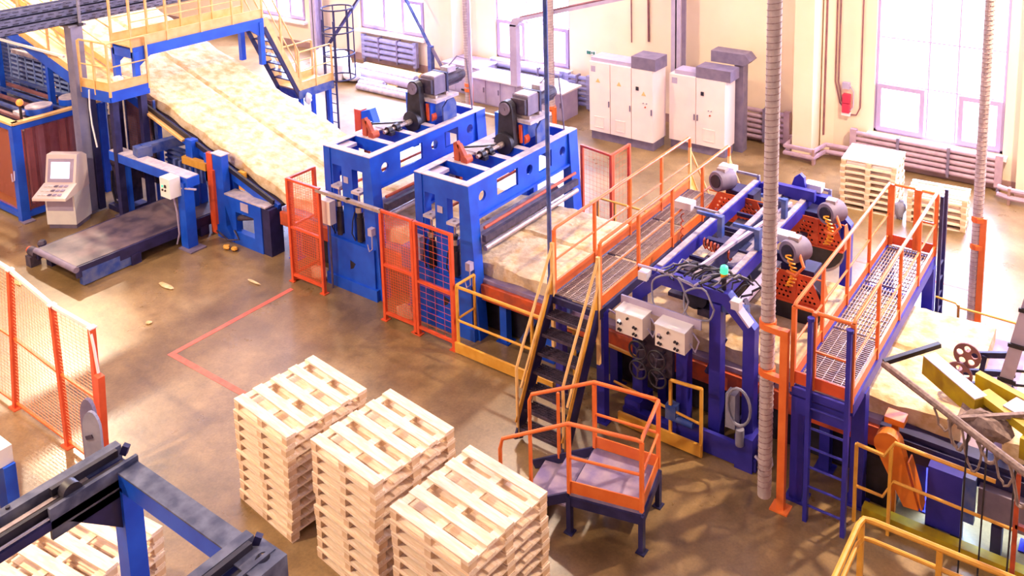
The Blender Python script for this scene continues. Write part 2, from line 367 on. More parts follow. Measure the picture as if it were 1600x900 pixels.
conduit('thin cable right of the alarm box, looping up the wall', [(-6.35, 22.07, 8), (-6.33, 22.07, 1.4), (-6.42, 22.07, 1.2), (-6.6, 22.06, 1.18)])
conduit('thin cable down the wall above the left end of the wide cabinet', [(-13.05, 22.06, 8), (-13.02, 22.06, 2.2)])
conduit('brown cable strip down the wall behind the wide cabinet', [(-12.5, 22.06, 8), (-12.45, 22.06, 2.3)], .03)
conduit('thin pipe in the wall corner right of the window with the roll pile', [(-19.3, 22.0, 8), (-19.3, 22.0, 1.0)], .025)
t = thing('alarm_box', 'small red alarm box on the wall between pilaster and large window', 'alarm box', (-6.68, 22.0, 1.5))
MB().box(-6.76, -6.58, 21.96, 22.1, 1.5, 1.72).build('housing', 'redbox', t); MB().box(-6.76, -6.58, 21.95, 22.1, 1.24, 1.48).build('lower_housing', 'redbox', t)
MB().box(-6.78, -6.56, 21.98, 22.1, 1.16, 1.24).build('base', 'white', t)
t = thing('junction_box', 'small pale junction box on the wall above the red alarm box', 'junction box', (-6.68, 22.0, 1.9))
MB().box(-6.78, -6.6, 21.98, 22.1, 1.86, 2.02).build('lid', 'lilac', t); MB().tube([(-6.6, 22.04, 1.95), (-6.5, 22.04, 1.8), (-6.5, 22.04, 1.4), (-6.62, 22.04, 1.25)], .014, 6).build('cable', 'lilac', t)
t = thing('exit_sign', 'tiny green and white sign on the wall above the wide cabinet', 'sign', (-14.5, 22.08, 1.75))
MB().box(-14.62, -14.28, 22.07, 22.1, 1.62, 1.74).build('plate', 'white', t); MB().box(-14.6, -14.45, 22.065, 22.072, 1.63, 1.73).box(-14.43, -14.39, 22.065, 22.072, 1.65, 1.72).box(-14.37, -14.31, 22.065, 22.072, 1.64, 1.73).build('symbol', 'sign', t)

# ------------------------------------------------------------------ switch cabinets
def vent(t, x, y, z, w=.3, h=.32):
    MB().plate(rect(x, z, x+w, z+h), [rect(x+.025, z+.025, x+w-.025, z+h-.025)], (0, y-.012, 0), (1,0,0), (0,0,1), -.014).box(x+.02, x+w-.02, y-.006, y, z+.02, z+h-.02).build('vent_cover', 'box', t)
def tri_sign(p, x, y, z, s=.07):
    MB().prism([(x-s, z), (x+s, z), (x, z+s*1.7)], 'y', y-.004, y).build('warning_sign', 'paleyel', p)
t = thing('switch_cabinet', 'wide three-door pale switch cabinet against the back wall', 'cabinet', (-12, 19.8, 0))
MB().box(-13.02, -11.05, 19.82, 20.5, .24, 2.2).build('body', 'cab', t); MB().box(-13.0, -11.07, 19.86, 20.46, 0, .24).build('plinth', 'dgrey', t)
for i, (a, b) in enumerate(((-13.02, -12.36), (-12.35, -11.7), (-11.69, -11.05))):
    d = MB().box(a+.006, b-.006, 19.79, 19.82, .25, 2.19).build('door', 'cab', t)
    MB().box(b-.05, b-.02, 19.765, 19.79, 1.0, 1.16).build('handle', 'dgrey', d)
    if i < 2: vent(d, a+.16, 19.79, .36)
    tri_sign(d, (a+b)/2-.05 + (.1 if i == 2 else 0), 19.79, 1.64 if i < 2 else 1.5)
    if i == 2:
        MB().box(a+.14, a+.22, 19.77, 19.79, 1.62, 1.72).build('switch', 'black', d)
        MB().cyl((a+.42, 19.79, 1.2), (a+.42, 19.77, 1.2), .022).build('button', 'darkor', d); MB().cyl((a+.36, 19.79, 1.3), (a+.36, 19.77, 1.3), .018).cyl((a+.46, 19.79, 1.3), (a+.46, 19.77, 1.3), .018).build('lamp', 'grey', d)
    if i == 0: MB().box(a+.06, a+.2, 19.785, 19.79, 1.92, 2.08).build('nameplate', 'lilac', d)
MB().box(-13.0, -11.72, 19.86, 20.4, 2.2, 2.3).build('fan_hood', 'lilac', t); MB().box(-11.7, -10.98, 19.8, 20.45, 2.2, 2.52).build('dark_fan_box', 'dgrey', t)
t = thing('switch_cabinet', 'narrow two-door pale switch cabinet right of the wide one', 'cabinet', (-10, 20.35, 0))
MB().box(-10.86, -9.25, 20.37, 20.95, .24, 2.05).build('body', 'cab', t); MB().box(-10.84, -9.27, 20.41, 20.9, 0, .24).build('plinth', 'dgrey', t)
for i, (a, b) in enumerate(((-10.86, -10.08), (-10.07, -9.25))):
    d = MB().box(a+.006, b-.006, 20.34, 20.37, .25, 2.04).build('door', 'cab', t)
    MB().box((b-.05) if i == 0 else (a+.03), (b-.02) if i == 0 else (a+.06), 20.315, 20.34, .9, 1.06).build('handle', 'dgrey', d)
    if i == 0: MB().box(a+.08, a+.24, 20.335, 20.34, 1.8, 1.96).build('nameplate', 'lilac', d)
    else:
        vent(d, a+.2, 20.34, .38, .34, .34)
        MB().box(a+.14, a+.22, 20.32, 20.34, 1.6, 1.7).build('switch', 'black', d); MB().cyl((a+.4, 20.34, 1.1), (a+.4, 20.32, 1.1), .022).build('button', 'darkor', d)
        MB().cyl((a+.36, 20.34, 1.22), (a+.36, 20.32, 1.22), .016).cyl((a+.44, 20.34, 1.22), (a+.44, 20.32, 1.22), .016).build('lamp', 'grey', d)
MB().box(-10.72, -10.1, 20.4, 20.85, 2.05, 2.16).build('fan_hood', 'lilac', t); MB().box(-10.09, -9.12, 20.36, 20.9, 2.05, 2.34).build('dark_fan_box', 'dgrey', t)
MB().prism([(-9.95, 2.36), (-9.0, 2.36), (-8.85, 2.5), (-9.0, 2.66), (-9.95, 2.66)], 'y', 20.95, 21.4).box(-9.3, -9.05, 21.0, 21.3, 0, 2.36).build('rear_duct_and_shadow_box', 'dgrey', t)  # hood, plus a dark upright box as the shadow trailing below it

# ------------------------------------------------------------------ workbench row, duct, film
t = thing('workbench', 'long grey base cupboard run with bright white worktop under window', 'workbench', (-16, 20.8, 0))
MB().box(-17.85, -14.4, 20.5, 21.25, 0, .82).build('carcass', 'lilac', t); MB().box(-17.95, -14.35, 20.4, 21.4, .82, .87).build('worktop', 'white', t)
for i in range(6):
    a = -17.85 + i*.575; d = MB().box(a+.01, a+.565, 20.47, 20.5, .05, .8).build('door', 'lilac', t); MB().box(a+.48, a+.52, 20.45, 20.47, .4, .55).build('handle', 'dgrey', d)
t = thing('base_cupboard', 'grey base cupboard standing in the wall corner left of the worktop', 'cupboard', (-18.8, 21.3, 0))
MB().box(-19.45, -17.95, 21.0, 21.95, 0, .9).build('carcass', 'lilac', t); MB().box(-19.5, -17.9, 20.95, 22.0, .9, .94).build('top', 'lilac', t)
for a in (-19.45, -18.95, -18.45): MB().box(a+.01, a+.49, 20.97, 21.0, .06, .88).build('door', 'lilac', t)
MB().box(-18.7, -18.3, 20.95, 20.98, .1, .16).build('kick_grille', 'black', t)
t = tag(MB().sphere((-14.9, 20.9, .95), .4, 14, (1.2, .7, .35), .18).build('plastic_film', 'film', None, True), 'crumpled clear plastic film on the right end of the worktop', 'plastic film')
t = thing('cable_duct', 'lilac square cable duct rising in front of the middle window, turning right', 'duct', (-15.95, 20.3, 0))
MB().box(-16.08, -15.84, 20.2, 20.4, .88, 2.75).build('riser', 'lilac', t); MB().prism([(-16.08, 2.7), (-15.84, 2.7), (-15.7, 2.86), (-15.74, 3.0), (-15.95, 2.94)], 'y', 20.2, 20.4).build('elbow', 'lilac', t)
MB().bar((-15.76, 20.3, 2.92), (-11.8, 20.3, 4.05), .2, .1).build('tray', 'lilac', t)
MB().tube([(-15.7, 20.25, 3.0), (-13.8, 20.25, 3.56), (-11.8, 20.25, 4.12)], .035, 6).build('cable', 'skin', t)

# ------------------------------------------------------------------ insulated vertical pipes with orange guards
def vpipe(label, x, y, r, guard=None, wrap=True, m='insul', zg=2.5):
    t = thing('riser_pipe', label, 'pipe', (x, y, 0), group='tall vertical pipes rising from the floor')
    MB().cyl((x, y, 0), (x, y, 11), r, 14).build('pipe', m, t, True)
    if wrap:
        n = 1000; MB().tube([(x + (r+.003)*math.cos(i*.7), y + (r+.003)*math.sin(i*.7), .1 + i*9.0/n) for i in range(n)], .0055, 4).build('rope_wrap', 'rope', t)
    if guard:
        g = MB(); sgn = guard
        gx, gy = x+.3*sgn, y-.12*abs(sgn)
        g.box(gx-.05, gx+.05, gy-.04, gy+.04, 0, zg); g.bar((gx, gy, zg-.05), (x, y-r, zg-.05), .08); g.bar((gx, gy, zg*.72), (x, y-r, zg*.72), .08)
        g.cyl((x, y, zg-.1), (x, y, zg), r+.02, 14).cyl((x, y, zg*.72-.05), (x, y, zg*.72+.05), r+.02, 14).box(gx-.12, gx+.12, gy-.1, gy+.1, 0, .02)
        g.build('orange_guard', 'orange', t)
    return t
vpipe('rope-wrapped vertical pipe between the walkway and the ladder in front of the cutter', -3.96, 10.1, .09, .9, True)
vpipe('pinkish vertical pipe in front of the large right window', -2.48, 15.9, .085, .35, True, 'insul', 1.95)
vpipe('rope-wrapped vertical pipe before the base cupboard', -17.63, 20.1, .11, .5, True, 'insul', .75)
vpipe('rope-wrapped vertical pipe left of the wide cabinet', -14.5, 20.05, .11, .5, True, 'insul', .6)
tag(MB().cyl((-7.44, 10.18, 1.0), (-7.44, 10.18, 11), .035, 10).cyl((-7.44, 10.18, 1.9), (-7.44, 10.18, 2.0), .05, 10).build('drop_pipe', 'dustblue', None, True), 'thin blue vertical conduit beside the yellow walkway stairs', 'pipe')
tag(MB().cyl((-17.4, 19.95, 0), (-17.4, 19.95, 11), .05, 10).build('drop_pipe', 'lilac', None, True), 'thin pale pipe just right of the pipe before the base cupboard', 'pipe')

# ------------------------------------------------------------------ rolls on the floor, sacks, bracing
rolls = [((-23.4, 21.25, .14), (-20.7, 21.25, .14), .13, 'woodw', 'cream roll lying nearest the radiator'), ((-23.6, 20.95, .15), (-20.6, 20.87, .15), .15, 'rollgrey', 'grey roll second from the radiator'),
         ((-23.9, 20.55, .15), (-19.6, 20.4, .15), .15, 'lilac', 'lilac roll in the middle of the pile'), ((-23.8, 20.1, .1), (-21.3, 20.1, .1), .1, 'rollgrey', 'short grey tube in front of the middle roll'),
         ((-22.1, 19.8, .11), (-18.6, 19.8, .11), .11, 'rollgrey', 'pale tube second from the open floor'), ((-21.9, 19.52, .1), (-18.5, 19.55, .1), .1, 'dusttop', 'pinkish tube nearest the open floor')]
for p, q, r, m, lab in rolls:
    o = thing('long_roll', lab + ' of the floor pile', 'roll', p, group='long rolls lying on the floor by the wall')
    MB().cyl(p, q, r, 14).build('wrapping', m, o, True); MB().cyl((q[0]-.02, q[1], q[2]), (q[0]+.12, q[1], q[2]), r*.45, 10).build('core', 'dgrey', o, True)
tag(MB().box(-22.3, -20.9, 20.2, 20.34, 0, .05).build('plank', 'woodw'), 'brown plank lying between the floor rolls', 'plank')
tag(MB().sphere((-23.6, 19.9, .5), .75, 14, (1.25, .7, .8), .1).build('sack', 'bag', None, True), 'big white sack on the floor behind the ladder cage', 'sack')
tag(MB().sphere((-22.6, 19.9, .3), .3, 12, (1.2, .8, .8), .08).build('sack', 'bag', None, True), 'small white bundle right of the big white sack', 'sack')
t = thing('wall_brace', 'blue steel brace leaning across the second window to the floor', 'brace', (-20.3, 21.3, 0))
MB().bar((-21.9, 21.4, 3.4), (-20.35, 21.35, 1.2), .1, .06).build('upper_strut', 'dustblue', t); MB().box(-20.42, -20.26, 21.27, 21.43, 0, 1.25).build('post', 'dustblue', t)
MB().bar((-20.3, 21.35, 1.2), (-19.75, 21.4, .35), .1, .06).build('lower_strut', 'dgrey', t)
t = thing('diagonal_brace', 'dark diagonal steel brace left of the second window', 'brace', (-25.3, 21.3, 0))
MB().bar((-25.8, 21.3, .1), (-22.6, 21.3, 3.6), .11, .08).build('strut', 'navy', t); MB().box(-25.95, -25.65, 21.2, 21.45, 0, .12).build('foot', 'navy', t)

# ================================================================== MAIN LINE
ZF = 1.04           # belt level
def mat_z(x): return 1.29 + max(0.0, (-14.75 - x)) * 0.29
def wool_mat(name, label, xs, y0, y1, th, seam=None):
    """mat following the belt; rows across, columns along"""
    ny = 40; V = []; F = []
    for i, x in enumerate(xs):
        zt = mat_z(x)
        for j in range(ny+1):
            y = y0 + (y1-y0)*j/ny
            e = .02*math.sin(x*9.1+j) if 0 < j < ny else 0.03*math.sin(x*5.3)
            dz = random.uniform(-.012, .012)
            if seam and abs(y-seam) < (y1-y0)/ny*.75: dz -= .06
            if j in (0, ny): dz -= .03
            V.append((x, y + (e if j in (0, ny) else 0), zt + dz))
        for y in (y1, y0): V.append((x, y + .02*math.sin(x*7), zt - th))
    n = ny + 3
    for i in range(len(xs)-1):
        for j in range(n):
            a = i*n + j; b = i*n + (j+1) % n; F.append((a, b, b+n, a+n))
    F.append(tuple(range(n-1, -1, -1))); k = (len(xs)-1)*n; F.append(tuple(k+j for j in range(n)))
    mb = MB(); mb._add(V, F)
    return tag(mb.build(name, 'wool', None, True), label, 'wool mat')
def frange(a, b, s):
    n = max(1, int(round((b-a)/s))); return [a + (b-a)*i/n for i in range(n+1)]
wool_mat('mineral_wool_mat', 'long cream mineral wool mat running down the incline and under both presses', frange(-28, -1.78, .11), 11.08, 13.62, .25, 12.36)
wool_mat('mineral_wool_mat', 'cream mineral wool slab at the far right behind the yellow boom', frange(-1.3, 2.5, .2), 11.08, 13.62, .25)

# --- conveyor bed
t = thing('conveyor_bed', 'long flat conveyor bed with orange side rail on blue legs under the wool mat', 'conveyor', (-8, 12.3, 0))
MB().box(-14.7, 3, 10.95, 13.75, .90, ZF-.005).build('belt_deck', 'dusty', t)
MB().box(-14.7, -2.72, 10.88, 10.95, .70, .97).build('side_rail', 'darkor', t); MB().box(-2.71, 3, 10.87, 11.07, .70, 1.046).build('navy_edge', 'navy', t); MB().box(-14.7, 3, 13.75, 13.82, .70, .97).build('side_rail', 'violet', t)
for x in (-14.4, -13.3, -11.1, -9.0, -8.05, -6.8, -5.95, -3.45, -2.2, -0.9, 0.6, 2.0):
    for y in (11.0, 13.6): MB().box(x-.07, x+.07, y-.06, y+.08, 0, .9).box(x-.13, x+.13, y-.1, y+.12, 0, .02).build('leg', 'blue' if x < -7 else 'violet', t)
for x in (-8.7, -7.7): MB().bar((x, 11.05, .08), (x+.5, 11.05, .85), .07).build('diagonal_brace', 'dustblue', t)
MB().box(-14.4, -2.3, 11.15, 13.2, .03, .86).build('under_bed_shade_box', 'black', t)  # black box added as the shade beneath the bed
MB().bar((-7.6, 10.9, 1.02), (-7.6, 10.9, 1.3), .07).build('stop_post', 'dustblue', t)

# --- incline conveyor
t = thing('incline_conveyor', 'blue inclined conveyor carrying the wool mat down from upper left', 'conveyor', (-20, 12.3, 0))
zi = lambda x: mat_z(x) - .27
for y in (10.98, 13.72): MB().bar((-28, y, zi(-28)-.12), (-14.85, y, zi(-14.85)-.1), .08, .22).build('side_beam', 'blue', t)
MB().bar((-28, 12.35, zi(-28)-.05), (-14.85, 12.35, zi(-14.85)-.05), 2.6, .06).build('belt', 'dark', t)
MB().bar((-19.4, 10.9, zi(-19.4)+.05), (-14.9, 10.9, zi(-14.9)+.05), .05, .1).build('dark_edge_strip', 'black', t)
MB().bar((-19.3, 10.84, zi(-19.3)-.03), (-17.8, 10.84, zi(-17.8)-.03), .1, .05).build('cream_edge_strip', 'paleyel', t)
for x in (-27, -24, -21.5, -19.2, -17.6, -16.4):
    for y in (11.05, 13.65): MB().box(x-.08, x+.08, y-.08, y+.08, 0, zi(x)-.1).build('leg', 'blue', t)
for x in (-17.55, -16.9): MB().box(x-.12, x+.12, 10.78, 10.94, zi(x)-.5, zi(x)+.12).box(x-.05, x+.05, 10.8, 10.9, 0, zi(x)-.4).build('support_bracket', 'blue', t)
MB().box(-16.62, -16.4, 10.76, 10.92, zi(-16.5)-.25, zi(-16.5)+.05).build('pale_end_plate', 'lilac', t)
MB().box(-16.58, -16.5, 10.8, 10.9, zi(-16.5), zi(-16.5)+.32).build('edge_guide', 'dustblue', t)
for k, (xa, xb) in enumerate(((-27.5, -24.2), (-23.9, -21.6), (-19.05, -17.7), (-17.3, -16.45))):
    c = MB(); zt = zi(xb)-.42
    c.box(xa, xb, 11.16, 11.18, .15, zt)
    z = .2
    while z < zt: c.bar((xa, 11.13, z), (xb, 11.13, z), .05, .05); z += .11
    c.build('ribbed_cladding', 'dustblue', t)
t = thing('slat_net', 'pale blue slatted guard below the upper part of the incline', 'guard', (-23.5, 10.85, 0))
s = MB()
for k in range(24):
    z = .5+.125*k; xe = min(-20.9, -14.75 - (z+.95-1.29)/.29)
    s.bar((-25.6, 10.86, z), (xe, 10.86, z), .03, .05)
s.build('slats', 'palblue', t)
for k in range(12): x = -25.5+.42*k; MB().bar((x, 10.83, .3), (x, 10.83, min(3.3, zi(x)-.55)), .025).build('upright', 'palblue', t)
MB().box(-24.9, -23.2, 10.62, 10.8, 2.9, 3.0).build('dusty_ledge', 'dusttop', t)

# ------------------------------------------------------------------ presses
def press(x0, x1, label, motor_label):
    t = thing('roller_press', label, 'press', ((x0+x1)/2, 12.4, 0), group='two blue roller presses over the mat')
    ZT = 2.74; ya, yb = 10.78, 13.98
    w = x1 - x0
    # front and rear portals: flared legs, centre column, low plinth
    for k, (y, th) in enumerate(((ya, .14), (yb-.14, .14))):
        fl = .10
        outer = [(-fl*.3, 0), (w+fl*1.6, 0), (w, ZT), (0, ZT)]
        if k == 0: holes = [rect(.20, 1.06, .44, 2.42), rect(.72, 1.0, w-.22, 2.42)]
        else: holes = [rect(.26, .06, w-.2, 2.1)]
        MB().plate(outer, holes, (x0, y+th, 0), (1,0,0), (0,0,1), th).build('front_frame' if k == 0 else 'rear_frame', 'blue', t)
    for xx, s in ((x0, 1), (x1, -1)):
        p = MB(); p.prism([(xx-.012*s, ZT), (xx+.16*s, ZT), (xx+(.16)*s+(0 if s > 0 else .1), 0), (xx-.03*s+(0 if s > 0 else .15), 0)], 'y', ya-.02, ya+.2)
        p.build('front_leg', 'blue', t)
        p = MB(); p.prism([(xx-.01*s, ZT), (xx+.16*s, ZT), (xx+.16*s+(0 if s > 0 else .1), 0), (xx-.03*s+(0 if s > 0 else .15), 0)], 'y', yb-.24, yb+.04)
        p.build('rear_leg', 'blue', t)
    for xx in (x0, x1-.1):
        L = yb - ya
        holes = [circ(.38, .31, .095), rect(.78, .14, 1.38, .47), circ(1.72, .31, .095), rect(2.02, .14, 2.42, .47), circ(2.78, .31, .095)]
        MB().plate(rect(0, 0, L, .60), holes, (xx+(.02 if xx == x0 else .03), ya, ZT-.62), (0,1,0), (0,0,1), .05).box(xx-.03, xx+.13, ya+.1, yb-.1, ZT-.66, ZT-.62).build('side_beam', 'blue', t)
    top = MB()
    for xx in (x0-.012, x1-.15): top.box(xx, xx+.162, ya-.022, yb+.042, ZT+.001, ZT+.016)
    top.box(x0+.16, x1-.16, ya-.02, ya+.13, ZT, ZT+.015).box(x0+.16, x1-.16, yb-.13, yb+.02, ZT, ZT+.015)
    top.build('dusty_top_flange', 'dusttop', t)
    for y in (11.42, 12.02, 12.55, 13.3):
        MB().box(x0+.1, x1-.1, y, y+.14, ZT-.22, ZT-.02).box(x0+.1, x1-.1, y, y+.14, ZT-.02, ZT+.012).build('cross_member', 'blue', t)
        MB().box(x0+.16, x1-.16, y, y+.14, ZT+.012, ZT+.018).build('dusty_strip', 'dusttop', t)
    MB().box(x0+.1, x0+.34, ya+.12, ya+.5, ZT-.1, ZT-.04).box(x0+.1, x1-.2, ya+.24, ya+.3, ZT-.14, ZT-.08).build('grey_bracket', 'lilac', t)
    # plinth panel
    MB().box(x0+.02, x1+.05, ya-.06, ya-.01, .02, .98).box(x0-.02, x1+.12, ya-.1, ya+.1, 0, .22).build('plinth_panel', 'blue', t)
    MB().prism([(x0+.62, .62), (x0+.76, .58), (x0+.70, .48), (x0+.62, .44)], 'y', ya-.066, ya-.058).build('opening', 'black', t)
    MB().box(x0+.50, x0+.62, ya-.015, ya-.002, 2.12, 2.24).build('nameplate', 'lilac', t)
    # cylinders in the two slots
    for cx in (x0+.32, x0+.86):
        c = MB().cyl((cx, ya+.02, 1.04), (cx, ya+.02, 1.5), .07).cyl((cx, ya+.02, 1.5), (cx, ya+.02, 1.78), .055).build('lift_cylinder', 'black', t, True)
        MB().cyl((cx, ya+.02, 1.62), (cx, ya+.02, 1.72), .085).cyl((cx, ya+.02, 1.78), (cx, ya+.02, 2.0), .022).build('piston_rod', 'chrome', c, True)
        MB().plate(rect(-.11, -.09, .11, .11), [circ(0, 0, .035, 10)], (cx, ya+.02, 1.98), (1,0,0), (0,1,0), .05).build('clamp_plate', 'dusttop', t)
        MB().tube([(cx-.08, ya-.05, 1.05), (cx-.12, ya-.09, 1.2), (cx-.1, ya-.07, 1.45), (cx-.05, ya-.06, 1.62)], .012, 6).build('hose', 'black', t, True)
    MB().box(x1+.0, x1+.1, ya-.14, ya-.04, 1.3, 1.44).build('limit_box', 'lilac', t)
    MB().tube([(x1+.05, ya-.09, 1.3), (x1+.08, ya-.12, 1.05), (x1, ya-.12, .98), (x1-.06, ya-.1, 1.1)], .012, 6).build('cable_loop', 'lilac', t, True)
    # rollers and lower bars along the width of the mat
    for xx in (x0-.05, x1+.14):
        if xx > x0: MB().cyl((xx, 11.0, 1.58), (xx, 13.8, 1.58), .05, 14).build('steel_roller', 'galv', t, True); MB().box(xx-.04, xx+.04, 10.98, 13.8, 1.70, 1.82).build('dark_bar', 'dark', t)
        MB().cyl((xx, 11.0, 1.95 if xx > x0 else 1.72), (xx, 13.75, 1.95 if xx > x0 else 1.72), .03, 10).build('copper_bar', 'darkor', t, True)
    MB().cyl((x1-.36, 11.0, 1.49), (x1-.36, 13.7, 1.49), .16, 20).build('press_roll', 'dgrey', t, True)
    # drive on top
    xm = x0 + .55; ym = 12.78
    d = MB().box(xm-.42, xm-.16, ym+.05, ym+.42, ZT, ZT+.5).build('left_pedestal', 'blue', t)
    g = MB().box(x1-.5, x1-.34, ym-.02, ym+.12, ZT, ZT+.44).build('right_pedestal', 'blue', t)
    for gx in (x1-.5, x1-.2): MB().prism([(ym+.16, ZT), (ym+.55, ZT), (ym+.55, ZT+.3), (ym+.48, ZT+.42), (ym+.3, ZT+.42), (ym+.16, ZT+.3)], 'x', gx, gx+.04).build('gusset', 'dustblue', g)
    MB().box(xm-.05, x1-.15, ym-.05, ym+.62, ZT+.44, ZT+.5).build('motor_plate', 'dusttop', t)
    m = MB().box(xm+.02, xm+.38, ym+.06, ym+.40, ZT+.56, ZT+.92).build('gearbox', 'dgrey', t)
    MB().box(xm, xm+.4, ym+.40, ym+.46, ZT+.53, ZT+.95).build('gearbox_flange', 'navy', m); MB().box(xm+.04, xm+.36, ym-.02, ym+.06, ZT+.6, ZT+.88).build('gearbox_cover', 'dark', m)
    for fy in (ym+.04, ym+.36): MB().box(xm-.02, xm+.42, fy, fy+.06, ZT+.5, ZT+.56).build('gearbox_foot', 'galv', m)
    MB().box(xm+.04, xm+.36, ym+.08, ym+.38, ZT+.92, ZT+.945).build('dusty_gearbox_top', 'dusttop', m)
    mo = MB().cyl((xm+.2, ym+.46, ZT+.74), (xm+.2, ym+.98, ZT+.74), .15, 18).cyl((xm+.2, ym+.98, ZT+.74), (xm+.2, ym+1.08, ZT+.74), .12, 18)
    for k in range(9):
        a = k*2*PI/9; mo.bar((xm+.2+.155*math.cos(a), ym+.5, ZT+.74+.155*math.sin(a)), (xm+.2+.155*math.cos(a), ym+.95, ZT+.74+.155*math.sin(a)), .02)
    mo = mo.build('motor', 'dark', t, True)
    MB().box(xm+.1, xm+.3, ym+.55, ym+.8, ZT+.88, ZT+1.0).build('terminal_box', 'dusttop', mo)
    MB().tube([(xm+.2, ym+.7, ZT+1.0), (xm+.25, ym+.9, ZT+1.16), (xm+.42, ym+1.0, ZT+1.1), (xm+.5, ym+1.0, ZT+.4), (xm+.5, ym+1.05, ZT)], .015, 6).build('motor_cable', 'dgrey', mo, True)
    # belt drive: upper and lower pulley with dark guard, shaft
    px = xm - .06
    def loop(cx, cz0, cz1, r0, r1, n=10):
        return [(cx + r1*math.cos(PI*i/n), cz1 + r1*math.sin(PI*i/n)) for i in range(n+1)] + [(cx + r0*math.cos(PI+PI*i/n), cz0 + r0*math.sin(PI+PI*i/n)) for i in range(n+1)]
    bl = MB().prism(loop(px+.1, ZT+.06, ZT+.72, .2, .15), 'y', ym-.2, ym-.06).build('belt_guard', 'black', t)
    MB().cyl((px+.1, ym-.24, ZT+.72), (px+.1, ym-.2, ZT+.72), .12, 18).cyl((px+.1, ym-.25, ZT+.72), (px+.1, ym-.24, ZT+.72), .03, 10).build('upper_pulley', 'dgrey', bl, True)
    MB().cyl((px+.1, ym-.3, ZT+.06), (px+.1, ym-.2, ZT+.06), .21, 20).cyl((px+.1, ym-.06, ZT+.06), (px+.1, ym+.04, ZT+.06), .22, 20).build('lower_pulley', 'black', bl, True)
    MB().cyl((px+.1, ym-.05, ZT+.72), (px+.1, ym+.06, ZT+.72), .09, 14).build('motor_hub', 'darkor', bl, True)
    MB().box(px+.3, px+.36, ym-.06, ym+.1, ZT+.05, ZT+.4).cyl((px+.33, ym+.0, ZT+.1), (px+.33, ym+.12, ZT+.1), .1, 14).build('tension_arm', 'redor', bl, True)
    sh = MB().cyl((px+.1, 11.75, ZT+.06), (px+.1, ym-.28, ZT+.06), .035, 12).cyl((px+.1, ym-.42, ZT+.06), (px+.1, ym-.3, ZT+.06), .055, 12).build('drive_shaft', 'galv', t, True)
    for y in (12.08, 11.88): MB().box(px-.02, px+.22, y-.05, y+.05, ZT-.02, ZT+.05).cyl((px+.1, y-.05, ZT+.07), (px+.1, y+.05, ZT+.07), .075, 14).build('bearing_block', 'black', t, True)
    MB().box(px-.3, px-.05, 11.9, 12.5, ZT, ZT+.06).box(px-.32, px-.1, 11.7, 11.95, ZT+.02, ZT+.05).build('screw_jack_plate', 'dusttop', t)
    MB().tube([(px-.3, 11.75, ZT+.16), (px-.05, 12.1, ZT+.12), (px+.05, 12.3, ZT+.1)], .02, 6).box(px-.36, px-.26, 11.7, 11.8, ZT+.1, ZT+.2).build('linkage', 'black', t)
    lv = MB().prism([(px-.2, ZT-.5), (px-.12, ZT-.5), (px-.11, ZT+.3), (px-.16, ZT+.38), (px-.24, ZT+.34)], 'y', 11.5, 11.58).prism([(px-.16, ZT+.32), (px-.1, ZT+.34), (px+.05, ZT+.1), (px-.02, ZT+.03)], 'y', 11.5, 11.58).build('orange_lever', 'darkor', t)
    MB().cyl((px+.02, 11.48, ZT+.06), (px+.02, 11.64, ZT+.06), .08, 14).build('lever_hub', 'darkor', lv, True)
    return t
press(-13.1, -11.88, 'left blue roller press with motor on top, at the foot of the incline', '')
press(-10.75, -9.54, 'right blue roller press with motor on top, nearer the orange walkway', '')

# --- bars joining the press guards
tag(MB().bar((-12.9, 10.37, 2.05), (-11.2, 10.37, 2.05), .07, .06).cyl((-12.05, 10.37, 2.02), (-12.05, 10.37, 2.08), .05).build('tie_bar', 'galv'), 'grey tie bar between the orange mesh guards in front of the left press', 'bar')
tag(MB().bar((-13.1, 14.06, 2.6), (-9.6, 14.06, 2.6), .07, .06).build('tie_bar', 'paleyel'), 'cream tie bar behind the two presses', 'bar')

# ------------------------------------------------------------------ mesh guard fences
def grid(mb, p, ux, L, z0, z1, sx, sz, r=.004):
    p = Vector(p); ux = Vector(ux).normalized()
    n = int(L/sx)
    for i in range(1, n):
        a = p + ux*(L*i/n); mb.bar((a.x, a.y, z0), (a.x, a.y, z1), r)
    n = int((z1-z0)/sz)
    for i in range(1, n):
        z = z0 + (z1-z0)*i/n; b = p + ux*L; mb.bar((p.x, p.y, z), (b.x, b.y, z), r)
def guard_panel(t, p, q, z0, z1, m='redor', post=.06, sx=.055, sz=.05, mid=None, screen=None, r=.0032):
    p = Vector((p[0], p[1], 0)); q = Vector((q[0], q[1], 0)); u = (q-p).normalized(); L = (q-p).length
    for e in (p, q): MB().bar((e.x, e.y, 0), (e.x, e.y, z1), post).box(e.x-.07, e.x+.07, e.y-.06, e.y+.06, 0, .015).build('post', m, t)
    MB().bar((p.x, p.y, z1-.02), (q.x, q.y, z1-.02), .045).build('top_rail', m, t)
    MB().bar((p.x, p.y, z0), (q.x, q.y, z0), .045).build('bottom_rail', m, t)
    if mid: MB().bar((p.x, p.y, mid), (q.x, q.y, mid), .045).build('middle_rail', m, t)
    g = MB(); grid(g, (p.x, p.y, 0), u, L, z0, z1, sx, sz, r); g.build('wire_mesh', m, t)
    if screen:
        n = Vector((-u.y, u.x, 0))*.012
        MB().bar((p.x+n.x, p.y+n.y, (z0+z1)/2), (q.x+n.x, q.y+n.y, (z0+z1)/2), .006, z1-z0-.06).build('screen_sheet', screen, t)
t = thing('mesh_guard', 'orange mesh guard corner in front of the left press, with a short return', 'guard fence', (-13.2, 10.37, 0))
guard_panel(t, (-13.72, 10.37), (-12.84, 10.37), .14, 2.1, mid=1.12, screen='redscreen')
guard_panel(t, (-13.72, 10.43), (-13.72, 11.0), .14, 2.1, mid=1.12)
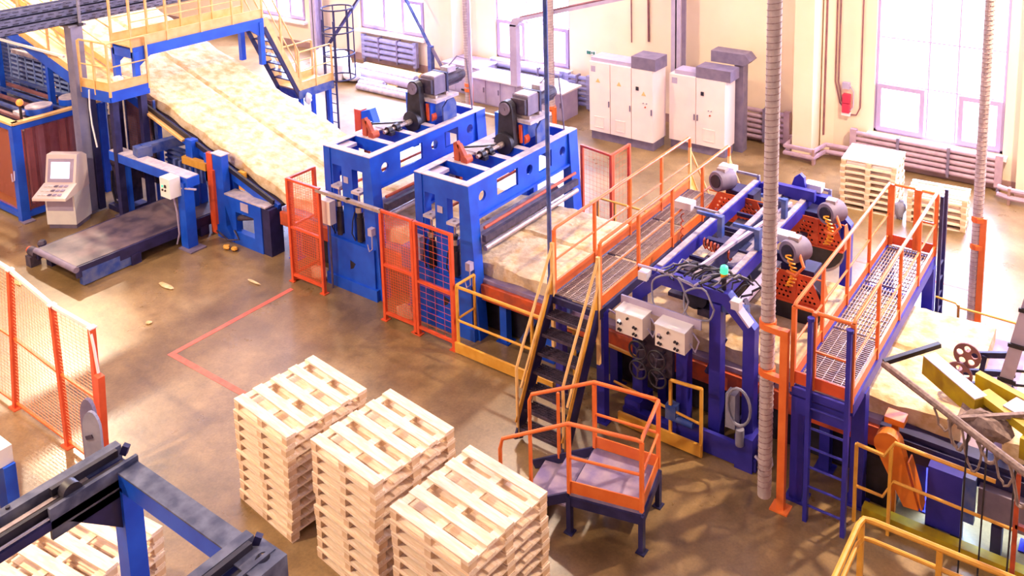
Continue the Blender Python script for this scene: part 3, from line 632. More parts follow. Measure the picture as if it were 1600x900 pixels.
t = thing('mesh_guard', 'orange mesh gate between the two presses', 'guard fence', (-10.8, 10.37, 0))
guard_panel(t, (-11.22, 10.37), (-10.48, 10.37), .14, 2.08, mid=1.06, screen='redscreen')
t = thing('mesh_guard', 'orange mesh panel in front of the right press, ending at the yellow rail', 'guard fence', (-9.98, 10.35, 0))
guard_panel(t, (-10.40, 10.36), (-9.57, 10.34), .14, 2.08, mid=1.0, sx=.2, sz=.11, r=.004)
t = thing('mesh_guard', 'red mesh fence behind the right press, seen beyond the mat', 'guard fence', (-9.4, 14.7, 0))
guard_panel(t, (-9.9, 14.75), (-9.1, 14.6), .1, 2.1, m='redor', sx=.1, sz=.1, r=.0025)
guard_panel(t, (-9.1, 14.65), (-9.1, 15.3), .1, 2.1, m='redor', sx=.12, sz=.12, r=.0025)
t = thing('control_box', 'pale box with cable on the left side of the left press', 'control box', (-13.0, 10.6, 1.3))
MB().box(-13.0, -12.74, 10.52, 10.66, 1.32, 1.78).build('housing', 'box', t); MB().cyl((-12.87, 10.6, 0), (-12.87, 10.6, 1.32), .02).build('stand', 'dgrey', t)
t = thing('control_box', 'dark blue valve box behind the mesh gate between presses', 'control box', (-10.9, 10.9, .9))
MB().box(-11.1, -10.8, 10.7, 10.9, .9, 1.3).box(-11.0, -10.96, 10.76, 10.8, 0, .9).build('housing', 'dustblue', t); MB().box(-10.72, -10.56, 10.62, 10.74, 1.2, 1.62).build('pale_panel', 'lilac', t); MB().cyl((-10.64, 10.62, 1.5), (-10.64, 10.6, 1.5), .025).build('lamp', 'screen', t)
for x, y, l in ((-10.95, 10.62, 'pale tuft of wool waste on the floor inside the mesh gate'), (-13.35, 10.7, 'pale wool waste heap inside the guard corner by the left press')):
    tag(MB().sphere((x, y, .12), .22, 12, (1, .6, .55), .2).build('wool_waste', 'wool', None, True), l, 'wool waste')

# ------------------------------------------------------------------ walkways over the line
def handrail(t, p, q, h, posts, m, r=.022, mid=True, toe=None, ends=(True, True), z0=None, toe_m=None, hook=True):
    """square posts, round top rail and middle rail, toe board between p and q (deck level)"""
    p, q = Vector(p), Vector(q); Z = Vector((0,0,1))
    for k in range(posts):
        if (k == 0 and not ends[0]) or (k == posts-1 and not ends[1]): continue
        b = p.lerp(q, k/(posts-1)); MB().bar(b - Z*.12, b + Z*(h-.02), .045).build('post', m, t)
    d = (q-p).normalized()*.05
    MB().tube([p+Z*(h-.08), p+d*.3+Z*(h-.02), p+d+Z*h, q-d+Z*h, q-d*.3+Z*(h-.02), q+Z*(h-.08)], r*1.15, 8).build('top_rail', m, t, True)
    if mid: MB().cyl(p+Z*h*.5, q+Z*h*.5, r*.75, 8).build('middle_rail', m, t, True)
    if toe: MB().bar(p+Z*toe*.5, q+Z*toe*.5, .012, toe).bar(p+Z*toe, q+Z*toe, .035, .012).build('toe_board', toe_m or m, t)
def grating(t, x0, x1, y0, y1, z, m='galv', pitch=.042, cross=.11, along='x', name='grating'):
    g = MB(); h = .03
    if along == 'x':
        y = y0+.02
        while y < y1: g.box(x0, x1, y-.004, y+.004, z-h, z); y += pitch
        x = x0+.02
        while x < x1: g.box(x-.004, x+.004, y0, y1, z-h*.8, z-.002); x += cross
    else:
        x = x0+.02
        while x < x1: g.box(x-.004, x+.004, y0, y1, z-h, z); x += pitch
        y = y0+.02
        while y < y1: g.box(x0, x1, y-.004, y+.004, z-h*.8, z-.002); y += cross
    return g.build(name, m, t)
t = thing('walkway', 'left orange-railed grating walkway over the mat with steep yellow-railed stairs', 'walkway', (-6.9, 12.2, 0))
ZW = 1.86; xa, xb, ya, yb = -7.3, -6.5, 10.05, 14.5
fr = MB()
for x in (xa, xb): fr.bar((x, ya, ZW-.09), (x, yb, ZW-.09), .06, .14)
for y in (ya, 11.5, 13.0, yb): fr.bar((xa, y, ZW-.09), (xb, y, ZW-.09), .06, .1)
fr.build('deck_frame', 'navy', t)
for y0, y1 in ((ya, 11.52), (11.54, 13.0), (13.02, yb)): grating(t, xa+.03, xb-.03, y0+.02, y1-.02, ZW, 'galv')
handrail(t, (xa, ya+.05, ZW), (xa, yb, ZW), 1.0, 5, 'orange', toe=.16)
handrail(t, (xb, ya+.05, ZW), (xb, yb, ZW), 1.0, 5, 'orange', toe=.16)
for x in (xa+.03, xb-.03):
    for y in (10.2, 14.35): MB().bar((x, y, 0), (x, y, ZW-.1), .13).box(x-.12, x+.12, y-.1, y+.1, 0, .02).build('support_leg', 'violet', t)
for sgn, y0, y1 in ((1, ya, 9.14), (-1, yb, 15.5)):
    for x in (xa-.0, xb+.0):
        st = MB().bar((x, y0, ZW-.02), (x, y1, .06), .03, .2).build('stair_stringer', 'navy' if sgn > 0 else 'paleyel', t)
        MB().bar((x-.02, y0, ZW+.1), (x-.02, y1, .18), .01, .05).build('stringer_edge', 'dustblue' if sgn > 0 else 'paleyel', st)
        hr = MB().tube([(x, y0, ZW+.76), (x, y0+(y1-y0)*.86, .5+.88), (x, y1, .5+.66), (x, y1, .08)], .022, 8).build('stair_handrail', 'paleyel', t, True)
        MB().tube([(x, y0, ZW+.36), (x, y0+(y1-y0)*.9, .5+.3)], .018, 8).build('stair_middle_rail', 'paleyel', hr, True)
        MB().bar((x, y0, 1.0), (x, y0, ZW+.8), .05).bar((x, y0, .4*ZW+.4), (x, y0, ZW), .04).build('stair_post', 'paleyel', hr)
        MB().bar((x, y0, ZW+.2), (x, y1, .32), .012, .14).build('side_strip', 'yellow', t)
    for k in range(7):
        f = (k+1)/8.0; y = y0 + (y1-y0)*f; z = ZW*(1-f)
        tr = MB(); n = 6
        for i in range(n): yy = y-.1+.2*i/(n-1); tr.box(xa+.03, xb-.03, yy-.004, yy+.004, z-.03, z)
        xx = xa+.05
        while xx < xb: tr.bar((xx, y-.1, z-.01), (xx+.04, y+.1, z-.01), .006); xx += .045
        tr.box(xa+.03, xb-.03, y-.115, y-.105, z-.04, z).box(xa+.03, xb-.03, y+.105, y+.115, z-.04, z)
        tr.build('stair_tread', 'dark', t)
t = thing('walkway', 'right orange-railed grating walkway over the mat with blue vertical ladder', 'walkway', (-3.2, 12.2, 0))
ZV = 1.78; xa, xb, ya, yb = -3.6, -2.86, 10.06, 14.42
fr = MB()
for x in (xa, xb): fr.bar((x, ya, ZV-.1), (x, yb, ZV-.1), .06, .16)
for y in (ya, 11.5, 13.0, yb): fr.bar((xa, y, ZV-.09), (xb, y, ZV-.09), .06, .1)
fr.build('deck_frame', 'violet', t)
for y0, y1 in ((ya, 11.52), (11.54, 13.0), (13.02, yb)): grating(t, xa+.03, xb-.03, y0+.02, y1-.02, ZV, 'galv', .045, .12, 'y' if y0 > 11.4 else 'x')
handrail(t, (xa, ya, ZV), (xa, yb, ZV), 1.06, 5, 'orange', toe=.15)
handrail(t, (xb, ya, ZV), (xb, yb, ZV), 1.06, 5, 'orange', toe=.15)
for y, xs in ((ya, (xa, xa+.26, xb)), (yb, (xa+.05, xa+.42, xa+.47, xb))):
    MB().bar((xa, y, ZV+.09), (xb, y, ZV+.09), .02, .16).build('end_toe_board', 'redor', t)
    for x in xs: MB().bar((x, y, ZV), (x, y, ZV+1.04), .055).build('end_post', 'orange', t)
    a, b, c = xs[0], xs[1], xs[-1]
    MB().tube([(a, y, ZV+.98), (a+.03, y, ZV+1.04), (b-.03, y, ZV+1.04), (b, y, ZV+.98)], .024, 8).build('end_hoop', 'orange', t, True)
    b = xs[-2]; MB().tube([(b, y, ZV+.96), (b+.04, y, ZV+1.03), (c-.04, y, ZV+1.03), (c, y, ZV+.96)], .026, 8).build('end_hoop', 'orange', t, True)
    MB().bar((b, y, ZV+.52), (c, y, ZV+.52), .025).build('end_middle_bar', 'orange', t)
for x in (-3.36, -2.88):
    MB().bar((x, 9.98, 0), (x, 9.98, ZV+.96), .055, .075).cyl((x, 9.98, ZV+.96), (x, 9.98, ZV+1.0), .045, 10).build('ladder_stringer', 'violet', t)
    MB().bar((-2.79, 14.45+(.32 if x < -3 else 0), 0), (-2.79, 14.45+(.32 if x < -3 else 0), ZV+1.0), .05, .06).build('rear_ladder_stringer', 'navy', t)
for k in range(6): MB().cyl((-3.36, 9.98, .22+.27*k), (-2.88, 9.98, .22+.27*k), .016, 8).build('ladder_rung', 'violet', t, True)
for k in range(6): MB().cyl((-2.79, 14.45, .22+.27*k), (-2.79, 14.77, .22+.27*k), .016, 8).build('rear_ladder_rung', 'navy', t, True)
for x, y in ((-3.58, 10.3), (-2.9, 10.62), (-3.55, 14.3), (-2.9, 14.3)): MB().bar((x, y, 0), (x, y, ZV-.15), .17).box(x-.14, x+.14, y-.12, y+.12, 0, .03).build('support_leg', 'violet', t)
MB().bar((xa, ya, ZV-.28), (xb, ya, ZV-.28), .04, .22).build('front_apron', 'violet', t)

# ------------------------------------------------------------------ slitting saw machine
t = thing('slitting_machine', 'violet-blue gantry saw machine with cable bundles between the two walkways', 'machine', (-5.3, 12.4, 0))
def arch(y, x0, x1, zt, w, th, c=.28):
    o = [(x0, 0), (x0, zt-c), (x0+c, zt), (x1-c, zt), (x1, zt-c), (x1, 0), (x1-w, 0), (x1-w, zt-c-.06), (x1-c-.08, zt-w), (x0+c+.08, zt-w), (x0+w, zt-c-.06), (x0+w, 0)]
    return MB().plate(o[::-1], [], (0, y+th, 0), (1,0,0), (0,0,1), th)
arch(10.5, -6.2, -4.3, 2.42, .17, .15, .40).build('front_portal', 'violet', t)
arch(14.2, -6.15, -4.15, 2.42, .17, .15, .40).build('rear_portal', 'violet', t)
for x, zt, y1 in ((-5.36, 1.72, 10.52), (-4.9, 2.2, 10.62)):
    MB().bar((x, y1, .1), (x, y1, zt), .17).build('middle_post', 'violet', t)
MB().bar((-4.9, 10.62, 2.13), (-4.45, 10.62, 2.2), .12, .1).bar((-4.9, 10.62, 2.2), (-4.9, 11.3, 2.3), .12, .12).build('post_bracket', 'dustblue', t)
bf = MB().box(-6.3, -4.2, 10.38, 10.5, .02, .2).box(-6.28, -6.02, 10.4, 10.8, 0, .34).box(-4.5, -4.24, 10.35, 10.8, 0, .5).box(-5.4, -4.5, 10.36, 10.42, .2, .36)
bf.build('base_frame', 'violet', t)
for x, m in ((-5.86, 'violet'), (-5.3, 'navy'), (-4.88, 'violet')):
    b = MB().bar((x, 10.6, 2.31), (x, 14.3, 2.31), .13, .2).build('long_beam', m, t)
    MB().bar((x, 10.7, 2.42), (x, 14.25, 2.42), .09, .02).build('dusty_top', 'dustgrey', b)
MB().bar((-5.6, 10.8, 2.08), (-5.6, 12.2, 2.08), .1, .05).build('guide_rail', 'lilac', t); MB().bar((-4.68, 10.75, 2.1), (-4.68, 12.0, 2.1), .12, .06).build('guide_rail', 'lilac', t)
MB().box(-5.24, -4.95, 10.8, 14.1, 2.16, 2.2).build('dusty_trough', 'dustgrey', t)
for x0_, x1_, y0_, y1_ in ((-5.78, -5.2, 11.3, 11.62), (-5.78, -5.2, 12.75, 13.3), (-5.8, -5.36, 10.85, 13.6), (-4.84, -4.72, 11.2, 13.9)): MB().box(x0_, x1_, y0_, y1_, 1.9, 2.12 if y1_ - y0_ < 1 else 1.96).build('added_dark_plate', 'dark', t)  # dark plates added to darken the gaps between the beams
for y in (11.05, 11.55, 12.1, 12.7, 13.3, 13.8): MB().bar((-5.8, y, 2.2), (-4.9, y, 2.2), .05, .06).build('cross_bar', 'navy', t)
MB().bar((-5.6, 13.98, 2.5), (-4.7, 13.98, 2.5), .1, .18).build('rear_cross_beam', 'violet', t)
MB().prism([(-5.2, 2.5), (-4.95, 2.5), (-4.98, 2.68), (-5.05, 2.74), (-5.15, 2.66)], 'y', 14.2, 14.28).build('lifting_lug', 'violet', t)
for x, y in ((-5.5, 12.0), (-4.9, 13.1), (-4.85, 11.9)): MB().box(x-.04, x+.04, y-.05, y+.05, 2.42, 2.75).bar((x, y, 2.72), (x-.4, y, 2.72), .05).build('hose_stand', 'dustblue', t)
# saw units
def saw(x, y, z, w, guard=True, blade=True, motor=(0.25, .15, .5), coil=True):
    u = MB().box(x-.26, x+.26, y-.02, y+.32, z-.02, z+.5).box(x-.08, x+.08, y+.0, y+.1, z+.4, 2.25).bar((x, y+.05, 2.2), (-5.0 if x > -5 else -5.8, y+.05, 2.2), .1, .12).build('saw_carriage', 'navy', t)
    if guard:
        o = [(-w/2, 0), (w/2, 0), (w/2, .12), (w/2-.16, .46), (-w/2+.16, .46), (-w/2, .16)]
        holes = []
        for r_ in range(5):
            for c_ in range(14):
                hx = -w/2+.1 + c_*.068 + (r_ % 2)*.034; hz = .07 + r_*.075
                lim = w/2-.05-max(0, hz-.12)*.55
                if abs(hx) < lim-.02 and abs(hx) > .05: holes.append(circ(hx, hz, .021, 6))
        MB().plate(o, holes, (x, y-.12, z), (1,0,0), (0,0,1), .012).box(x-w/2, x+w/2, y-.15, y-.1, z-.02, z+.012).box(x-.03, x+.03, y-.15, y-.12, z, z+.46).build('perforated_guard', 'redor', u)
        MB().plate([(0, 0), (.3, 0), (.3, .1), (.12, .44), (0, .46)], [], (x+w/2, y-.12, z), (0,1,0), (0,0,1), .012).box(x-w/2, x+w/2, y-.13, y-.12, z+.45, z+.47).build('guard_side', 'orange', u)
    if blade:
        MB().cyl((x, y-.03, z-.06), (x, y-.02, z-.06), .44, 28).build('saw_blade', 'galv', u, True); MB().cyl((x, y-.085, z+.02), (x, y-.04, z+.02), .40, 28).build('blade_housing', 'black', u, True)
        MB().prism([(x+.44*math.cos(PI+PI*i/12), z-.02+.40*math.sin(PI+PI*i/12)) for i in range(13)], 'y', y-.09, y-.05).build('blade_cover', 'black', u)
    mx, my, mz = x+motor[0], y+motor[1], z+motor[2]
    m = MB().lathe((mx, my, mz), (-.35, -1, .1), [(-.22, .13), (-.2, .18), (.12, .18), (.14, .165), (.15, .165)], 20).build('motor', 'dgrey', u, True)
    MB().lathe((mx, my, mz), (-.35, -1, .1), [(.15, .115), (.17, .11), (.17, .06)], 14).build('fan_opening', 'black', m, True)
    MB().box(mx-.08, mx+.08, my-.05, my+.1, mz+.16, mz+.22).build('terminal_cap', 'galv', m)
    if coil:
        n = 60; MB().tube([(mx-.02+.05*math.cos(i*.9)+.1*math.sin(i*.05), my-.22+.02*math.sin(i*.9), mz+.02-.5*i/n) for i in range(n)], .013, 5).build('coiled_hose', 'amber', u, True)
        MB().tube([(mx+.1, my-.1, mz+.05), (mx+.22, my-.2, mz-.12), (mx+.12, my-.25, mz-.25), (mx-.02, my-.25, mz-.22)], .026, 8).build('orange_hose', 'orange', u, True)
    return u
saw(-5.95, 13.75, 1.88, 1.05, motor=(-.3, -.1, .68), coil=False)
saw(-4.57, 13.85, 1.78, .9, motor=(.22, -.1, .62))
saw(-4.35, 12.25, 1.62, .8, motor=(-.02, -.12, .82))
saw(-5.42, 12.1, 1.72, 0, guard=False, motor=(-.1, -.3, .25), coil=False)
MB().lathe((-5.15, 12.35, 1.86), (0, -.3, 1), [(-.16, .1), (-.12, .26), (-.04, .34), (0, .36)], 24).build('dust_bowl', 'grey', t, True)
MB().tube([(-5.72+.012*i, 11.85-.004*i + .05*math.cos(i*1.1), 2.32+.075*math.sin(i*1.1)) for i in range(46)], .015, 5).build('coiled_orange_hose', 'darkor', t, True)
MB().tube([(-6.42+.03*math.cos(i*1.1), 12.5, 2.36-.022*i+.02*math.sin(i*1.1)) for i in range(30)], .011, 5).build('hanging_coil', 'darkor', t, True)
for x, y, z, px in ((-6.45, 12.66, 2.42, -5.86), (-6.47, 14.4, 2.42, -5.9), (-4.86, 14.4, 2.45, -4.6), (-4.65, 12.44, 2.42, -4.45)):
    b = MB().box(x-.15, x+.15, y-.1, y+.1, z-.02, z+.1).build('junction_box', 'boxgrey', t)
    MB().bar((x+.1, y+.05, z), (px, y+.05, z), .04).bar((px, y+.05, z+.02), (px, y+.05, 2.2), .05).build('box_arm', 'grey', b)
MB().bar((-5.32, 10.9, 2.46), (-4.9, 13.4, 2.56), .045, .045).build('hose_boom', 'lilac', t)
# control boxes, hand wheels, lamp, cables
MB().bar((-6.3, 10.36, 1.93), (-5.02, 10.36, 1.93), .03, .14).build('box_shelf', 'lilac', t)
for x0, x1 in ((-6.24, -5.8), (-5.6, -5.14)):
    b = MB().box(x0, x1, 10.1, 10.34, 1.58, 1.9).build('control_box', 'box', t)
    MB().box(x0-.01, x1+.01, 10.08, 10.35, 1.9, 1.915).build('box_lid', 'white', b)
    for fx, fz in ((.12, .16), (.2, .15), (.13, .06), (.2, .05), (.68, .16), (.76, .15), (.68, .06), (.77, .05), (.45, .26)):
        X = x0+(x1-x0)*fx; MB().cyl((X, 10.1, 1.58+fz), (X, 10.07, 1.58+fz), .017, 8).build('knob', 'black', b)
    MB().cyl((x0+.06, 10.1, 1.76), (x0+.06, 10.08, 1.76), .022, 8).build('lit_knob', 'screen' if x0 < -6 else 'lilac', b)
    MB().tube([(x1, 10.25, 1.68), (x1+.1, 10.22, 1.6), (x1+.14, 10.25, 1.75), (x1+.02, 10.3, 1.82)], .012, 6).build('box_cable', 'lilac', b, True)
MB().tube([(-6.24, 10.25, 1.72), (-6.5, 10.3, 1.74), (-6.7, 10.35, 1.7)], .014, 6).build('side_cable', 'lilac', t, True)
for x, z in ((-5.94, 1.33), (-5.63, 1.29), (-5.93, 1.03), (-5.62, 1.0)):
    w = MB().tube([(x+.135*math.cos(2*PI*i/20), 10.2, z+.135*math.sin(2*PI*i/20)) for i in range(20)], .016, 6, True).build('hand_wheel', 'black', t, True)
    s = MB().cyl((x, 10.18, z), (x, 10.5, z), .025, 10)
    for k in range(3): a = k*2*PI/3+.4; s.cyl((x, 10.2, z), (x+.13*math.cos(a), 10.2, z+.13*math.sin(a)), .012, 6)
    s.build('wheel_spokes', 'dark', w, True)
MB().box(-6.05, -5.5, 10.42, 10.5, .9, 1.5).build('wheel_plate', 'dark', t)
b = MB().cyl((-4.8, 10.6, 2.42), (-4.8, 10.6, 2.6), .035, 10).build('beacon_stem', 'black', t, True)
MB().cyl((-4.8, 10.6, 2.6), (-4.8, 10.6, 2.66), .05, 12).build('amber_lens', 'amber', b, True); MB().cyl((-4.8, 10.6, 2.66), (-4.8, 10.6, 2.74), .055, 12).sphere((-4.8, 10.6, 2.74), .055, 12, (1, 1, .6)).build('green_lens', 'green', b, True)
rnd = random.Random(3)
for k in range(20):
    x = -5.75 + .05*k; pts = []
    for i in range(9):
        f = i/8; pts.append((x + .5*f + rnd.uniform(-.05, .05), 10.45 + .35*f + rnd.uniform(-.05, .05), 2.5 + .14*math.sin(PI*f)*(1 if k % 3 else -1.2) + rnd.uniform(-.02, .02)))
    MB().tube(pts, .011 if k % 2 else .016, 5).build('cable', 'grey' if k % 4 == 1 else 'black', t, True)
for cx, r in ((-5.55, .3), (-5.1, .24)): MB().tube([(cx + r*math.cos(2*PI*i/22), 10.42-.04*math.sin(i), 2.18 + r*math.sin(2*PI*i/22)) for i in range(22)], .014, 6, True).build('cable_coil', 'grey', t, True)
MB().box(-6.06, -5.92, 10.42, 10.58, 2.28, 2.4).build('sensor_box', 'boxgrey', t)
MB().bar((-4.62, 10.47, 2.4), (-4.34, 10.47, 2.1), .16, .03).build('angled_plate', 'lilac', t)
MB().box(-4.6, -4.48, 10.38, 10.5, 2.3, 2.42).build('sensor_box', 'boxgrey', t)
MB().tube([(-6.1, 10.5, 2.45), (-5.6, 10.45, 2.5), (-5.2, 10.48, 2.4), (-5.0, 10.6, 2.55)], .02, 6).build('cable', 'lilac', t, True)
MB().cyl((-5.35, 10.8, 2.05), (-5.35, 11.5, 2.05), .2, 16).cyl((-5.05, 10.9, 2.0), (-5.05, 11.6, 2.0), .17, 16).build('drive_motor', 'black', t, True)
MB().bar((-5.2, 10.95, 1.75), (-4.6, 10.95, 2.1), .1, .12).box(-5.3, -4.95, 10.8, 11.2, 1.78, 1.9).build('drive_arm', 'dark', t)
MB().tube([(-4.42+.17*math.cos(2*PI*i/18), 10.28, .98+.27*math.sin(2*PI*i/18)) for i in range(18)], .02, 6, True).build('hose_loop', 'grey', t, True)
MB().box(-4.62, -4.48, 10.3, 10.46, .6, 1.1).cyl((-4.42, 10.34, .38), (-4.42, 10.34, .62), .06, 10).build('grey_valve', 'grey', t, True)
MB().cyl((-5.5, 10.3, .42), (-5.1, 10.3, .42), .05, 10).box(-5.52, -5.36, 10.25, 10.38, .4, .62).build('pneumatic_cylinder', 'dustblue', t, True)
MB().bar((-4.55, 10.6, .5), (-4.15, 10.9, 1.15), .06).bar((-5.1, 10.7, 1.0), (-4.9, 10.9, 1.5), .05).build('brace', 'navy', t)
MB().tube([(-4.0, 10.35, .55), (-3.92, 10.25, .35), (-3.98, 10.3, .2), (-4.2, 10.35, .3)], .02, 6).build('white_hose', 'lilac', t, True)

# ------------------------------------------------------------------ yellow rails in front of the line
def rail_run(t, pts, posts, m='yellow', r=.025, mids=(0.5,), closed_ends=True, square=False):
    for k, h in enumerate((1.0,) + tuple(mids)):
        P = [(p[0], p[1], p[2]*h) for p in pts]; MB().tube(P, r if k == 0 else r*.8, 8).build('top_rail' if k == 0 else 'middle_rail', m, t, True)
    for p in posts: MB().bar((p[0], p[1], 0), p, .045 if square else .04).build('post', m, t)
t = thing('guard_rail', 'yellow guard rail with kick plate between right press and walkway stairs', 'guard rail', (-8.5, 10.3, 0))
rail_run(t, [(-9.45, 10.75, 1.2), (-9.47, 10.33, 1.2), (-9.4, 10.3, 1.2), (-7.05, 10.3, 1.2)], [(-9.46, 10.32, 1.2), (-9.45, 10.75, 1.2), (-7.9, 10.3, 1.2), (-7.1, 10.3, 1.2)])
MB().box(-9.5, -7.5, 10.27, 10.31, .02, .2).build('kick_plate', 'yellow', t)
t = thing('guard_rail', 'yellow guard rail left of the hand wheels, partly hidden by the stairs', 'guard rail', (-6.3, 10.3, 0))
rail_run(t, [(-6.62, 10.42, 1.08), (-6.1, 10.42, 1.05)], [(-6.6, 10.42, 1.08)], mids=())
t = thing('guard_rail', 'short yellow guard rail with kick plate in front of the saw machine', 'guard rail', (-5.2, 10.3, 0))
rail_run(t, [(-5.45, 10.28, 1.0), (-4.96, 10.28, 1.04)], [(-5.45, 10.28, 1.0), (-4.97, 10.28, 1.04)], mids=())
MB().cyl((-6.4, 10.3, .62), (-4.96, 10.28, .5), .018, 8).build('middle_rail', 'yellow', t, True); MB().box(-6.3, -4.96, 10.24, 10.28, .02, .2).build('kick_plate', 'yellow', t)
t = thing('guard_rail', 'yellow cranked guard rail right of the blue ladder', 'guard rail', (-2, 10.3, 0))
rail_run(t, [(-2.84, 10.3, 1.08), (-2.5, 10.3, 1.06), (-2.38, 10.3, 1.28), (-1.25, 10.3, 1.26)], [(-2.84, 10.3, 1.08), (-2.42, 10.3, 1.2)], mids=())
MB().tube([(-2.84, 10.3, .5), (-2.5, 10.3, .5), (-2.38, 10.3, .76), (-1.0, 10.3, .74)], .02, 8).build('middle_rail', 'yellow', t, True)
MB().box(-2.78, 2, 10.42, 10.56, .0, .13).build('kick_plate', 'lemon', t)
t = thing('guard_rail', 'yellow guard frame in the bottom right corner', 'guard rail', (-2.4, 9.1, 0))
for h in (1.1, .86): MB().tube([(-2.42, 6.2, h), (-2.43, 9.0, h), (-2.4, 9.12, h), (-2.3, 9.14, h), (1.5, 9.2, h)], .034 if h > 1 else .026, 8).build('rail', 'yellow', t, True)
for p in ((-2.42, 9.1), (-1.6, 9.14), (-.6, 9.15), (-2.42, 7.6), (-2.42, 6.3)): MB().bar((p[0], p[1], 0), (p[0], p[1], 1.09), .06).build('post', 'yellow', t)
t = thing('guard_rail', 'low yellow rail on the floor behind the left walkway', 'guard rail', (-8.6, 14.4, 0))
rail_run(t, [(-9.36, 14.2, 1.18), (-9.3, 14.4, 1.22), (-8.04, 14.4, 1.2)], [(-9.3, 14.4, 1.2), (-8.9, 14.4, 1.2), (-8.1, 14.4, 1.2)], r=.022)
t = thing('guard_rail', 'thin yellow rail behind the wool mat at the far right', 'guard rail', (-2, 14.4, 0))
rail_run(t, [(-2.8, 14.4, 1.08), (-2.5, 14.4, 1.06), (-2.45, 14.4, 1.0), (1, 14.4, 1.0)], [(-2.45, 14.4, 1.05), (-1.6, 14.4, 1.0)], r=.018, mids=())

# ------------------------------------------------------------------ orange service platform
t = thing('service_platform', 'small orange-railed platform with purple deck and steps beside the pallet stacks', 'platform', (-5.4, 8.7, 0))
FR, FL, BL, BR = [Vector(v) for v in ((-4.85, 8.42, .55), (-5.76, 8.2, .55), (-5.93, 9.05, .55), (-5.04, 9.18, .55))]
MB().prism([(v.x, v.y) for v in (FR, BR, BL, FL)], 'z', .51, .55).build('deck', 'dusty', t)
MB().bar(FL - Vector((0,0,.1)), FR - Vector((0,0,.1)), .06, .12).bar(BL - Vector((0,0,.1)), BR - Vector((0,0,.1)), .06, .12).bar(FR - Vector((0,0,.1)), BR - Vector((0,0,.1)), .06, .12).bar(FL - Vector((0,0,.1)), BL - Vector((0,0,.1)), .06, .12).build('deck_frame', 'navy', t)
for v in (FR, FL, BL, BR): MB().bar((v.x, v.y, 0), (v.x, v.y, .5), .065).box(v.x-.06, v.x+.06, v.y-.06, v.y+.06, 0, .015).build('leg', 'navy', t)
Z = Vector((0, 0, 1)); H = .95
dl = Vector((-.93, -.2, 0))
for a, b in ((FL, FR), (FR, BR), (BR, BL)):
    MB().bar(a + Z*.09, b + Z*.09, .015, .16).build('toe_board', 'orange', t)
    MB().cyl(a + Z*H*.52, b + Z*H*.52, .018, 8).build('middle_rail', 'orange', t, True)
for v in (FR, FL, BL, BR): MB().bar(v, v + Z*(H-.03), .045).build('post', 'orange', t)
MB().tube([FL + dl - Z*.5 + Z*.2, FL + dl - Z*.5 + Z*(H-.1), FL + dl*.96 - Z*.45 + Z*H, FL + Z*H, FR + Z*H - Vector((.06, .02, 0)), FR + Z*(H-.02), FR + Vector((-.02, .06, 0)) + Z*H, BR + Z*H, BR + Vector((-.06, 0, 0)) + Z*H, BL + Z*H, BL + dl*.96 - Z*.4 + Z*H, BL + dl - Z*.42 + Z*(H-.08), BL + dl - Z*.5 + Z*.2], .026, 8).build('top_rail', 'orange', t, True)
for a in (FL, BL): MB().bar(a + dl*.55 - Z*.3, a + dl*.55 + Z*(H-.28), .035).build('stair_post', 'orange', t)
for k, f in enumerate((.30, .66)):
    a, b = FL + dl*(f-.24), FL + dl*(f+.1); c, d = BL + dl*(f+.1), BL + dl*(f-.24)
    z = .55 - .19*(k+1); MB().prism([(v.x, v.y) for v in (a, d, c, b)], 'z', z-.025, z).build('step', 'dusty', t)
for a in (FL, BL): MB().bar(a - Z*.05, a + dl*.95 - Z*.5, .03, .12).build('step_stringer', 'navy', t)

# ------------------------------------------------------------------ orange chain guard, wheels, boom
t = thing('chain_guard', 'orange rounded chain guard arm at the line front, right of the ladder', 'chain guard', (-2.4, 10.55, 0))
MB().prism([(-2.5+.17*math.cos(a), 1.1+.17*math.sin(a)) for a in [R(20+i*15) for i in range(13)]] + [(-2.28, .36), (-2.1, .38), (-2.34, 1.14)], 'y', 10.44, 10.58).build('cover', 'amberor', t)
MB().bar((-2.24, 10.5, 1.0), (-2.06, 10.5, .42), .17, .02).build('cover_rim', 'amberor', t)
MB().box(-2.6, -2.36, 10.62, 10.82, 1.28, 1.36).box(-2.52, -2.44, 10.68, 10.76, .0, 1.3).build('orange_cap', 'amberor', t)
t = thing('hand_wheel_unit', 'dark arms with two five-hole hand wheels on a leaning grey post over the mat', 'machine', (-1.5, 11.9, 1.05))
MB().bar((-1.5, 11.9, 1.05), (-1.02, 11.9, 3.6), .16, .16).box(-1.62, -1.38, 11.8, 12.0, 1.03, 1.07).build('leaning_post', 'lilac', t)
for f in (.22, .42, .62): MB().bar((-1.5+.48*f-.1, 11.8, 1.05+2.55*f), (-1.5+.48*f+.12, 11.8, 1.05+2.55*f), .03, .05).build('clamp', 'black', t)
for k, (x, z) in enumerate(((-1.86, 1.83), (-1.94, 1.56))):
    MB().bar((x+.02, 11.86, z-.04), (-1.3, 11.86, z+.14), .05, .075).build('arm', 'navy', t)
    hs = [circ(.095*math.cos(2*PI*i/5+.3), .095*math.sin(2*PI*i/5+.3), .042, 10) for i in range(5)]
    MB().plate(circ(0, 0, .17, 24), hs, (x, 11.76-.05*k, z), (1,0,0), (0,0,1), .025).cyl((x, 11.74, z), (x, 11.86, z), .03, 10).build('hand_wheel', 'skin', t)
MB().bar((-1.85, 11.86, 1.36), (-1.3, 11.86, 1.5), .05, .07).bar((-1.72, 11.84, 1.4), (-1.66, 11.84, 1.85), .06).build('bracket', 'navy', t)
MB().cyl((-1.3, 11.86, 1.75), (-.4, 11.86, 2.0), .018).cyl((-1.3, 11.86, 1.55), (-.4, 11.86, 1.8), .018).build('tie_rod', 'black', t)
